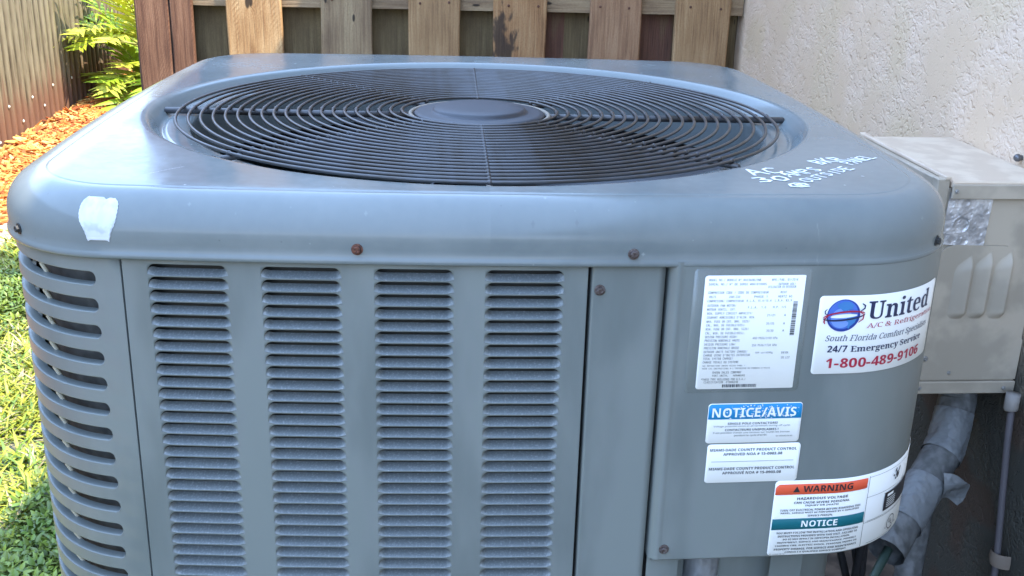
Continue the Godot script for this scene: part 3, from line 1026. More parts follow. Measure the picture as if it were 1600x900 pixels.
	put_rect(g3, 0.338, 0.4180, 0.6398, 0.6401, o3)
	# listing mark
	var uc := Vector2(0.3735, 0.6492)
	for k in 24:
		var a0 := TAU * k / 24
		var a1 := TAU * (k + 1) / 24
		var d0 := Vector2(cos(a0), sin(a0))
		var d1 := Vector2(cos(a1), sin(a1))
		put_poly(g3, PackedVector2Array([uc + d0 * 0.0064, uc + d1 * 0.0064, uc + d1 * 0.0072, uc + d0 * 0.0072]), o3)
	put_text(g3, "U", "sans_bold", 0.3700, 0.3730, 0.6486, 0.6530, o3)
	put_text(g3, "L", "sans_bold", 0.3742, 0.3766, 0.6460, 0.6504, o3)
	put_text(g3, "c", "sans_bold", 0.3640, 0.3656, 0.6450, 0.6466, o3)
	put_text(g3, "us", "sans_bold", 0.3815, 0.3845, 0.6450, 0.6466, o3)
	put_text(g3, "LISTED", "sans_bold", 0.3690, 0.3785, 0.6418, 0.6428, o3)
	part("lettering", done(g3, false), M.ink_grey, wa)
	var bk := new_st(false)
	put_rect(bk, 0.3552, 0.4080, 0.6664, 0.6846, o3)
	# folded-hands style mark at the top right
	for q in [[0.3690, 0.7030, 0.0012, 0.0022], [0.3712, 0.6990, 0.0014, 0.0028], [0.3738, 0.6968, 0.0016, 0.0030], [0.3700, 0.6945, 0.0014, 0.0012], [0.3752, 0.7022, 0.0010, 0.0030], [0.3664, 0.6984, 0.0012, 0.0010]]:
		put_poly(bk, ellipse(Vector2(q[0], q[1]), q[2], q[3], 0, TAU, 14, -0.4), o3)
	part("black_mark", done(bk, false), M.ink, wa)
	var wl := new_st(false)
	put_rect(wl, 0.3590, 0.3690, 0.6800, 0.6826, o3 + 0.0003)
	for yy in [0.6772, 0.6752, 0.6732, 0.6712, 0.6694]:
		put_rect(wl, 0.3590, 0.3740, yy, yy + 0.0006, o3 + 0.0003)
	part("mark_lines", done(wl, false), M.paper, wa)
	var wn := new_st(false)
	put_text(wn, "NOTICE", "sans_bold", 0.2716, 0.3038, 0.6656, 0.6716, o3)
	part("lettering", done(wn, false), M.paper, wa)

# ---------------------------------------------------------------- materials
func make_materials() -> void:
	var grime := noise(0.012, 21, 5)
	var paint := mat(Color.WHITE, 0.34)
	paint.albedo_texture = ntex(grime, col(0.134, 0.155, 0.152), col(0.180, 0.202, 0.197), 256)
	paint.roughness_texture = ntex(noise(0.02, 4, 5), Color(0.75, 0.75, 0.75), Color(1, 1, 1), 256)
	paint.roughness = 0.42
	triplanar(paint, 2.5, false)
	paint.uv1_scale = Vector3(3.2, 1.0, 3.2)
	paint.heightmap_enabled = true
	paint.heightmap_texture = ntex(noise(0.008, 10, 2), Color.BLACK, Color.WHITE, 128, 0.1, 0.9)
	paint.heightmap_scale = 0.06
	M.paint = paint
	var top := paint.duplicate() as StandardMaterial3D
	var tt := weathered_tex()
	top.albedo_texture = tt[0]
	top.roughness = 0.31
	top.metallic_specular = 0.38
	top.roughness_texture = tt[1]
	top.heightmap_enabled = true
	top.heightmap_texture = ntex(noise(0.010, 9, 2), Color.BLACK, Color.WHITE, 256, 0.1, 0.9)
	top.heightmap_scale = 0.05
	triplanar(top, 1.05, false)
	M.paint_top = top
	var dusty := paint.duplicate() as StandardMaterial3D
	dusty.albedo_texture = ntex(noise(0.09, 31, 3), col(0.134, 0.158, 0.163), col(0.29, 0.305, 0.31), 256, 0.5, 0.95)
	dusty.roughness = 0.55
	triplanar(dusty, 17.0, true)
	M.paint_dusty = dusty
	M.guard = mat(col(0.05, 0.05, 0.053), 0.36)
	M.guard.albedo_texture = ntex(noise(0.03, 41, 4), Color(0.8, 0.72, 0.62), Color(1, 1, 1), 128, 0.2, 0.6)
	triplanar(M.guard, 6.0)
	M.guard_tan = mat(col(0.20, 0.165, 0.125), 0.6)
	M.hub = mat(col(0.024, 0.027, 0.034), 0.5)
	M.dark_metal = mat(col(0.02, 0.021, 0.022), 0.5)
	M.blade = mat(col(0.055, 0.06, 0.07), 0.4, 0.1)
	M.coil = mat(Color.WHITE, 0.7)
	M.coil.albedo_texture = ntex(noise(0.06, 51, 3), col(0.07, 0.072, 0.07), col(0.13, 0.132, 0.128), 128)
	triplanar(M.coil, 8.0)
	M.spacer = mat(col(0.38, 0.36, 0.28), 0.5)
	M.rust = mat(Color.WHITE, 0.8)
	M.rust.albedo_texture = ntex(noise(0.05, 61, 4), col(0.05, 0.02, 0.014), col(0.16, 0.06, 0.035), 128)
	triplanar(M.rust, 40.0)
	M.rust_grey = mat(Color.WHITE, 0.55, 0.4)
	M.rust_grey.albedo_texture = ntex(noise(0.05, 62, 4), col(0.06, 0.04, 0.035), col(0.14, 0.12, 0.115), 128)
	triplanar(M.rust_grey, 40.0)
	M.marker = mat(col(0.75, 0.78, 0.78), 0.5)
	M.remnant = mat(Color.WHITE, 0.55)
	M.remnant.albedo_texture = ntex(noise(0.04, 71, 4), col(0.40, 0.43, 0.46), col(0.56, 0.59, 0.62), 128, 0.2, 0.5)
	triplanar(M.remnant, 12.0)
	M.paper = mat(col(0.80, 0.82, 0.81), 0.4)
	var film := mat(Color(0.75, 0.8, 0.8, 0.10), 0.25)
	film.transparency = BaseMaterial3D.TRANSPARENCY_ALPHA
	M.film = film
	M.ink = mat(col(0.02, 0.02, 0.025), 0.5)
	M.ink_grey = mat(col(0.03, 0.036, 0.042), 0.5)
	M.navy = mat(col(0.018, 0.025, 0.075), 0.4)
	M.red = mat(col(0.36, 0.015, 0.045), 0.4)
	M.blue_dark = mat(col(0.018, 0.05, 0.28), 0.4)
	M.blue_mid = mat(col(0.07, 0.16, 0.55), 0.4)
	M.blue_light = mat(col(0.17, 0.30, 0.70), 0.4)
	M.blue_land = mat(col(0.05, 0.20, 0.48), 0.4)
	M.notice_blue = mat(col(0.008, 0.23, 0.50), 0.4)
	M.orange = mat(col(0.72, 0.10, 0.045), 0.4)
	M.teal = mat(col(0.004, 0.12, 0.15), 0.4)

# weathered lid: chalky blotches, water spots, specks and hairline scratches
func weathered_tex() -> Array:
	var W := 1024
	var big := noise(0.006, 22, 5)
	var fine := noise(0.06, 23, 4)
	var img := Image.create(W, W, false, Image.FORMAT_RGB8)
	var rgh := Image.create(W, W, false, Image.FORMAT_RGB8)
	var lo := col(0.142, 0.165, 0.167)
	var hi := col(0.180, 0.203, 0.202)
	for y in W:
		for x in W:
			var n := big.get_noise_2d(x, y)
			var f := fine.get_noise_2d(x, y)
			var v := clampf(0.5 + 0.7 * n + 0.25 * f, 0, 1)
			img.set_pixel(x, y, lo.lerp(hi, v))
			var g := clampf(0.52 + 0.30 * n + 0.16 * f + 0.10 * fine.get_noise_2d(x * 3.0, y * 3.0), 0.30, 0.9)
			rgh.set_pixel(x, y, Color(g, g, g))
	var r := RandomNumberGenerator.new()
	r.seed = 24
	for k in 480:
		var c := Vector2i(r.randi_range(8, W - 9), r.randi_range(8, W - 9))
		var light := r.randf() < 0.6
		var rad := (1 if r.randf() < 0.25 else 0) if r.randf() < 0.97 else 2
		for dy in range(-rad, rad + 1):
			for dx in range(-rad, rad + 1):
				if dx * dx + dy * dy <= rad * rad:
					var o := img.get_pixel(c.x + dx, c.y + dy)
					img.set_pixel(c.x + dx, c.y + dy, o.lerp(Color(0.75, 0.76, 0.74) if light else Color(0.20, 0.19, 0.17), 0.30))
					rgh.set_pixel(c.x + dx, c.y + dy, Color(0.95, 0.95, 0.95))
	# scratches
	for k in 7:
		var c := Vector2(r.randf_range(60, W - 60), r.randf_range(60, W - 60))
		var d := Vector2.from_angle(r.randf() * TAU)
		for i in r.randi_range(12, 55):
			c += d
			d = d.rotated(r.randf_range(-0.05, 0.05))
			if c.x < 2 or c.y < 2 or c.x > W - 3 or c.y > W - 3:
				break
			img.set_pixel(int(c.x), int(c.y), img.get_pixel(int(c.x), int(c.y)).lerp(Color(0.72, 0.73, 0.72), 0.5))
	img.generate_mipmaps()
	rgh.generate_mipmaps()
	return [ImageTexture.create_from_image(img), ImageTexture.create_from_image(rgh)]

# ---------------------------------------------------------------- setting
# trowelled stucco: height picture of thin overlapping flakes with sharp lips
func stucco_tex(W: int, H: int, ppm: float) -> Array:
	var a := noise(1.0, 101, 3)
	var b := noise(1.0, 102, 2)
	var c := noise(1.0, 103, 3)
	var w := noise(1.0, 104, 2)
	var hgt := Image.create(W, H, false, Image.FORMAT_R8)
	var img := Image.create(W, H, false, Image.FORMAT_RGB8)
	var foot := Image.create(W, H, false, Image.FORMAT_RGB8)
	var tan_c := Color(0.805, 0.71, 0.60)
	var pale := Color(0.835, 0.745, 0.65)
	var olive := Color(0.79, 0.705, 0.58)
	var gap_shade := Color(0.23, 0.23, 0.205)  # dark olive shade of the gap beside the unit, put into the wall colour
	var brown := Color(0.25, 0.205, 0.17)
	for y in H:
		for x in W:
			var px := x / ppm * 100.0           # centimetres
			var py := y / ppm * 100.0
			var wx := px + 0.9 * w.get_noise_2d(px * 0.5, py * 0.5)
			var wy := py + 0.9 * w.get_noise_2d(px * 0.5 + 70.0, py * 0.5)
			var region := c.get_noise_2d(px * 0.06, py * 0.06)
			var n := a.get_noise_2d((wx + wy * 0.5) * 0.26, (wy - wx * 0.3) * 0.42)
			var flake := smoothstep(0.25, 0.28, n + region * 0.55) * (0.35 + 0.9 * n)
			var m := b.get_noise_2d(wx * 1.1, wy * 1.3)
			var chip := smoothstep(0.33, 0.38, m + region * 0.4)
			var cut := 1.0 - smoothstep(0.0, 0.035, absf(b.get_noise_2d(wx * 0.22 + 40.0, wy * 0.30)))
			cut *= smoothstep(0.12, 0.3, c.get_noise_2d(px * 0.22 + 20.0, py * 0.22))
			var fine := c.get_noise_2d(px * 4.0, py * 4.0)
			var h := 0.30 + 0.42 * flake + 0.24 * chip - 0.22 * cut + 0.06 * fine + 0.10 * region
			hgt.set_pixel(x, y, Color(clampf(h, 0, 1), 0, 0))
			var cc := tan_c.lerp(pale, clampf(0.5 + region * 1.2, 0, 1))
			cc = cc.lerp(olive, smoothstep(0.0, 0.4, w.get_noise_2d(px * 0.03 + 9.0, py * 0.03)) * 0.6)
			img.set_pixel(x, y, cc)
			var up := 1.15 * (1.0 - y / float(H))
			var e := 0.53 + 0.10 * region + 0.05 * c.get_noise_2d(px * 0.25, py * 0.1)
			var dm := gap_shade.lerp(brown, smoothstep(0.1, 0.4, w.get_noise_2d(px * 0.05 + 30.0, py * 0.05)))
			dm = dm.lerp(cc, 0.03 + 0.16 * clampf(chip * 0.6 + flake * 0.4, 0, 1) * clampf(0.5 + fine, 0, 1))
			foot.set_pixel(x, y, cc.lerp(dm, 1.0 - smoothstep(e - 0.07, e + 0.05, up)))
	img.generate_mipmaps()
	foot.generate_mipmaps()
	return [ImageTexture.create_from_image(img), ImageTexture.create_from_image(hgt), ImageTexture.create_from_image(foot)]

func build_house() -> void:
	var h := thing("house", "pale stucco house whose wall stands right of the air conditioner", "house", Vector3(0.82, 0, 0))
	var t := stucco_tex(2048, 1024, 2048.0 / 2.3)
	var m := mat(Color.WHITE, 0.85)
	m.albedo_texture = t[0]
	m.heightmap_enabled = true
	m.heightmap_texture = t[1]
	m.heightmap_scale = 0.32
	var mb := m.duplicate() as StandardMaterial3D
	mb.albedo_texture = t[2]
	# outer face: a foot with the gap's shade painted in and the plain wall above, one 2.3 m x 1.15 m tile each
	var z0 := -9.0
	var z1 := 7.0
	var yj := 1.15
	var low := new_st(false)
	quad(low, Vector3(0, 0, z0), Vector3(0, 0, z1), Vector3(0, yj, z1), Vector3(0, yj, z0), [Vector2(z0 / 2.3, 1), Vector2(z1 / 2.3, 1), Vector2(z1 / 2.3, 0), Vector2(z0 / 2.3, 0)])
	part("wall_foot", done(low, false), mb, h, "stucco with gap shade and a brown stain painted on its foot")
	var st := new_st(false)
	quad(st, Vector3(0, yj, z0), Vector3(0, yj, z1), Vector3(0, 2.34, z1), Vector3(0, 2.34, z0), [Vector2(z0 / 2.3, 1), Vector2(z1 / 2.3, 1), Vector2(z1 / 2.3, 0), Vector2(z0 / 2.3, 0)])
	for q in [[Vector3(0, -0.2, z1), Vector3(7, -0.2, z1), Vector3(7, 2.34, z1), Vector3(0, 2.34, z1)], [Vector3(7, -0.2, z1), Vector3(7, -0.2, z0), Vector3(7, 2.34, z0), Vector3(7, 2.34, z1)], [Vector3(7, -0.2, z0), Vector3(0, -0.2, z0), Vector3(0, 2.34, z0), Vector3(7, 2.34, z0)]]:
		var w: float = q[0].distance_to(q[1]) / 2.3
		quad(st, q[0], q[1], q[2], q[3], [Vector2(0, 0.2), Vector2(w, 0.2), Vector2(w, -2.0), Vector2(0, -2.0)])
	part("wall", done(st, false), m, h)
	var white := mat(col(0.68, 0.67, 0.64), 0.6)
	part("soffit", box_mesh(Vector3(0.395, 0.02, 16.4), 0.002, Vector3(-0.1995, 2.22, -1.0)), white, h)
	part("fascia", box_mesh(Vector3(0.022, 0.16, 16.4), 0.002, Vector3(-0.408, 2.275, -1.0)), white, h)
	var roof := new_st(false)
	bevel_box(roof, Vector3(0, 0, 0), Vector3(4.35, 0.05, 16.5), 0.004, Transform3D(Basis(Vector3(0, 0, 1), 0.32), Vector3(1.642, 3.065, -1.0)))
	bevel_box(roof, Vector3(0, 0, 0), Vector3(4.35, 0.05, 16.5), 0.004, Transform3D(Basis(Vector3(0, 0, 1), -0.32), Vector3(5.782, 3.065, -1.0)))
	part("roof", done(roof, false), mat(col(0.16, 0.13, 0.11), 0.9), h)

func build_fence() -> void:
	var fz := -1.75
	var o := thing("wooden_fence", "weathered board-on-board wooden fence behind the air conditioner", "fence", Vector3(0, 0, fz))
	var tan_d := Color(0.36, 0.27, 0.19)
	var boards := {
		"red": plank_mat(201, Color(0.36, 0.24, 0.19), Color(0.50, 0.36, 0.29), Color(0.62, 0.48, 0.40), 0.45),
		"gold": plank_mat(202, Color(0.54, 0.40, 0.27), Color(0.70, 0.56, 0.41), Color(0.80, 0.69, 0.55), 0.5),
		"grey": plank_mat(203, Color(0.43, 0.36, 0.30), Color(0.55, 0.48, 0.40), Color(0.64, 0.58, 0.49), 0.05),
		"tan": plank_mat(204, Color(0.47, 0.37, 0.28), Color(0.60, 0.49, 0.37), Color(0.69, 0.59, 0.47), 0.05),
		"stained": plank_mat(205, Color(0.44, 0.32, 0.23), Color(0.60, 0.46, 0.33), Color(0.69, 0.57, 0.44), 0.05, Vector4(26, 136, 42, 0.6)),
		"pink": plank_mat(206, Color(0.47, 0.36, 0.29), Color(0.59, 0.47, 0.38), Color(0.66, 0.55, 0.46), 0.03),
		"olive": plank_mat(207, Color(0.31, 0.26, 0.19), Color(0.40, 0.35, 0.26), Color(0.48, 0.43, 0.33), 0.03),
		"brick": plank_mat(208, Color(0.31, 0.21, 0.18), Color(0.41, 0.28, 0.24), Color(0.44, 0.37, 0.29), 0.03),
	}
	M.fence = boards
	# front boards: x middle, width, top, kind
	var i := 0
	for q in [[-0.762, 0.083, "red"], [-0.692, 0.056, "red"], [-0.500, 0.142, "gold"], [-0.2655, 0.136, "grey"], [-0.027, 0.137, "tan"], [0.203, 0.143, "stained"], [0.456, 0.140, "pink"], [0.703, 0.150, "tan"]]:
		var p := part("board", plank_mesh(q[1], 0.03, 1.84 + 0.015 * sin(i * 2.3), 0.019, 300 + i), boards[q[2]], o, "black-stained board" if q[2] == "stained" else "")
		p.position = Vector3(q[0], 0, 0.0)
		p.rotation.z = [0.003, -0.002, 0.004, -0.003, 0.002, 0.003, -0.004, 0.002][i]
		i += 1
	# nail heads over the visible rail
	var nm := lathe([Vector2(0, 0.0012), Vector2(0.0028, 0.0008), Vector2(0.0036, 0.0)], 8)
	for bq in [[-0.762, 0.083], [-0.500, 0.142], [-0.2655, 0.136], [-0.027, 0.137], [0.203, 0.143], [0.456, 0.140], [0.703, 0.150]]:
		for sx in [-0.27, 0.29]:
			for yy in [0.918, 0.30, 1.60]:
				var nl := part("nail", nm, M.rust, o)
				nl.transform = Transform3D(Basis(Vector3(1, 0, 0), PI / 2), Vector3(bq[0] + bq[1] * sx + 0.004 * sin(bq[0] * 40.0), yy + 0.008 * sin(bq[0] * 23.0 + sx), 0.0016))
	# back boards
	for q in [[-0.615, 0.150, "olive"], [-0.382, 0.150, "olive"], [-0.147, 0.150, "olive"], [0.086, 0.150, "olive"], [0.272, 0.125, "brick"], [0.368, 0.078, "olive"], [0.575, 0.120, "brick"], [0.655, 0.062, "olive"], [0.79, 0.055, "olive"]]:
		var p := part("back_board", plank_mesh(q[1], 0.03, 1.83 + 0.01 * sin(i * 1.9), 0.019, 300 + i), boards[q[2]], o)
		p.position = Vector3(q[0], 0, -0.062)
		i += 1
	# rails
	for y in [0.30, 0.945, 1.60]:
		var rl := new_st(false)
		var x0 := -0.715
		var x1 := 0.815
		var tilt := -0.012
		var yb := [y - 0.045 - tilt * -0.5, y - 0.045 + tilt * 0.5]
		var hh := 0.09
		var segs := 30
		for k in segs:
			var a := lerpf(x0, x1, float(k) / segs)
			var b := lerpf(x0, x1, float(k + 1) / segs)
			var ya := lerpf(yb[0], yb[1], float(k) / segs)
			var y2 := lerpf(yb[0], yb[1], float(k + 1) / segs)
			var ua := a * 1.0
			var ub := b * 1.0
			quad(rl, Vector3(a, ya, -0.0205), Vector3(b, y2, -0.0205), Vector3(b, y2 + hh, -0.0205), Vector3(a, ya + hh, -0.0205), [Vector2(0, ua), Vector2(0, ub), Vector2(0.7, ub), Vector2(0.7, ua)])
			quad(rl, Vector3(a, ya, -0.0205), Vector3(b, y2, -0.0205), Vector3(b, y2, -0.0595), Vector3(a, ya, -0.0595), [Vector2(0, ua), Vector2(0, ub), Vector2(0.3, ub), Vector2(0.3, ua)])
			quad(rl, Vector3(a, ya + hh, -0.0205), Vector3(b, y2 + hh, -0.0205), Vector3(b, y2 + hh, -0.0595), Vector3(a, ya + hh, -0.0595), [Vector2(0, ua), Vector2(0, ub), Vector2(0.3, ub), Vector2(0.3, ua)])
		part("rail", done(rl, false), boards["grey"] if y < 1.0 else boards["tan"], o)
	var post := new_st(false)
	bevel_box(post, Vector3(-0.772, 0.93, -0.066), Vector3(0.085, 1.86, 0.089), 0.004)
	part("post", done(post, false), mat(col(0.075, 0.045, 0.032), 0.9), o)

func build_left_fence() -> void:
	var o := thing("corrugated_fence", "tan corrugated fence along the mulch bed on the left", "fence", Vector3(-2.03, 0, 0))
	var img := Image.create(256, 512, false, Image.FORMAT_RGB8)
	var n1 := noise(1.0, 401, 4)
	for y in 512:
		for x in 256:
			var up := 1.0 - y / 512.0             # 0 at the ground, 1 at 1.9 m; eight ribs across
			var v := 0.5 + 0.6 * n1.get_noise_2d(x * 0.05, y * 0.012)
			var c := Color(0.47, 0.43, 0.35).lerp(Color(0.585, 0.545, 0.455), clampf(v, 0, 1))
			var st := n1.get_noise_2d(x * 0.4, y * 0.01)
			c = c.lerp(Color(0.33, 0.28, 0.22), smoothstep(0.10, 0.40, st) * 0.45)
			# dark line along the foot of each rib, painted in for rib shading
			var ph := absf(fposmod(x / 32.0 + 0.5, 1.0) - 0.5)
			c = c.lerp(Color(0.22, 0.19, 0.15), exp(-pow((ph - 0.27) / 0.055, 2.0)) * clampf(0.55 + 0.8 * n1.get_noise_2d(x * 0.11 + 60.0, y * 0.02), 0.15, 0.9))
			var edge := 0.17 + 0.10 * n1.get_noise_2d(x * 0.12, 7.0)
			c = c.lerp(Color(0.46, 0.29, 0.23), (1.0 - smoothstep(edge * 0.35, edge, up)) * 0.65)
			img.set_pixel(x, y, c)
	img.generate_mipmaps()
	var m := mat(Color.WHITE, 0.55)
	m.albedo_texture = ImageTexture.create_from_image(img)
	# sheets overlap every 1.2 m
	var z := -7.6
	var k := 0
	while z < 3.0:
		var st := new_st()
		var L := 1.24
		var n := 190
		for i in n:
			var za := z + L * i / n
			var zb := z + L * (i + 1) / n
			var xa := 0.013 * clampf(1.5 * cos(TAU * za / 0.0815), -1, 1) + 0.004 * (k % 2)
			var xb := 0.013 * clampf(1.5 * cos(TAU * zb / 0.0815), -1, 1) + 0.004 * (k % 2)
			quad(st, Vector3(xa, 0.0, za), Vector3(xb, 0.0, zb), Vector3(xb, 1.9, zb), Vector3(xa, 1.9, za), [Vector2(za / 0.652, 1), Vector2(zb / 0.652, 1), Vector2(zb / 0.652, 0), Vector2(za / 0.652, 0)])
		part("sheet", done(st), m, o)
		z += 1.2
		k += 1
	# pale screw heads in a low row
	var sm := lathe([Vector2(0, 0.006), Vector2(0.005, 0.005), Vector2(0.008, 0.001), Vector2(0.009, 0.0)], 10)
	var pm := mat(col(0.6, 0.58, 0.5), 0.5)
	for q in [[-4.09, 0.20], [-4.42, 0.19], [-4.75, 0.20], [-5.07, 0.19], [-3.77, 0.13], [-4.25, 0.10], [-3.95, 0.06], [-4.58, 0.12]]:
		var zz: float = roundf(q[0] / 0.0815) * 0.0815
		var p := part("screw", sm, pm, o)
		p.transform = Transform3D(Basis(Vector3(0, 0, 1), -PI / 2), Vector3(0.0175, q[1], zz))
	for zz in [-7.3, -4.9, -2.5, -0.1, 2.3]:
		part("post", box_mesh(Vector3(0.08, 1.8, 0.08), 0.004, Vector3(-0.055, 0.9, zz)), mat(col(0.1, 0.08, 0.06), 0.9), o)
	# grey plank fence closing the yard
	var g := thing("grey_fence", "grey weathered plank fence in shade behind the palm", "fence", Vector3(0, 0, -6.9))
	var x := -1.96
	var j := 0
	var gm := [plank_mat(421, Color(0.22, 0.22, 0.21), Color(0.36, 0.36, 0.35), Color(0.55, 0.55, 0.54), 0.0), M.fence["grey"]]
	while x < 0.8:
		var p := part("plank", plank_mesh(0.098, 0.02, 1.85 + 0.02 * sin(j * 3.1), 0.018, 430 + j), gm[0 if j % 3 else 1], g)
		p.position = Vector3(x, 0, 0.002 * sin(j * 1.3))
		x += 0.102
		j += 1
	for y in [0.4, 1.5]:
		part("rail", box_mesh(Vector3(2.8, 0.09, 0.038), 0.003, Vector3(-0.58, y, -0.042)), M.fence["grey"], g)

func leaf_strip(st: SurfaceTool, base: Vector3, dir: Vector3, side: Vector3, L: float, w: float, droop: float) -> void:
	var rows := []
	var p := base
	var d := dir
	for i in 5:
		var f := i / 4.0
		var ww := w * 0.5 * (0.45 + 1.1 * f if f < 0.4 else 0.89 * (1.0 - (f - 0.4) / 0.6)) + 0.0004
		var nn := d.cross(side).normalized()
		rows.append(PackedVector3Array([p - side * ww + nn * ww * 0.3, p, p + side * ww + nn * ww * 0.3]))
		p += d * L / 4.0
		d = (d + Vector3(0, -droop, 0)).normalized()
	grid(st, rows)

func build_palm() -> void:
	var o := thing("palm_plant", "bright yellow-green palm beside the fence post in the sun", "palm", Vector3(-1.60, 0, -5.30))
	var r := RandomNumberGenerator.new()
	r.seed = 77
	var ms := []
	for c in [col(0.46, 0.55, 0.04), col(0.55, 0.60, 0.09), col(0.28, 0.42, 0.03), col(0.55, 0.55, 0.07)]:
		var m := mat(c, 0.45)
		m.backlight_enabled = true
		m.backlight = Color(0.35, 0.38, 0.05)
		ms.append(m)
	var stem_m := mat(col(0.30, 0.30, 0.07), 0.6)
	for k in 64:
		var a := TAU * k * 0.381966 + r.randf_range(-0.25, 0.25)
		var rise := r.randf_range(0.15, 1.25)
		var L := r.randf_range(0.36, 0.68)
		var d := Vector3(cos(a) * cos(rise), sin(rise), sin(a) * cos(rise))
		var p := Vector3(cos(a) * r.randf_range(0.02, 0.12), r.randf_range(0.0, 0.42), sin(a) * r.randf_range(0.02, 0.12))
		var pts := []
		var st := new_st()
		for i in 15:
			var f := i / 14.0
			pts.append(p)
			if i > 3:
				var side := d.cross(Vector3.UP).normalized()
				for sg in [-1.0, 1.0]:
					var ld: Vector3 = (side * sg * 0.85 + d * 0.6 + Vector3(0, 0.22, 0) + Vector3(r.randf_range(-0.1, 0.1), r.randf_range(-0.12, 0.12), r.randf_range(-0.1, 0.1))).normalized()
					leaf_strip(st, p, ld, d.cross(ld).cross(ld).normalized(), 0.19 * (1.0 - 0.45 * absf(f - 0.5) * 2.0) * r.randf_range(0.8, 1.15), 0.034, 0.12)
			p += d * L / 14.0
			d = (d + Vector3(0, -0.055 - 0.03 * f, 0)).normalized()
		var fr := part("frond", done(st), ms[r.randi() % ms.size()], o)
		part("stem", tube(pts, [0.007, 0.006, 0.006, 0.005, 0.005, 0.004, 0.004, 0.003], 6), stem_m, fr)

func scatter(called: String, mesh: Mesh, m: Material, xfs: Array, cols: Array) -> MultiMeshInstance3D:
	var mm := MultiMesh.new()
	mm.transform_format = MultiMesh.TRANSFORM_3D
	mm.use_colors = true
	mm.mesh = mesh
	mm.instance_count = xfs.size()
	for i in xfs.size():
		mm.set_instance_transform(i, xfs[i])
		mm.set_instance_color(i, cols[i])
	var o := MultiMeshInstance3D.new()
	o.multimesh = mm
	o.material_override = m
	o.name = numbered(called)
	add_child(o, true)
	o.set_meta("kind", "stuff")
	return o

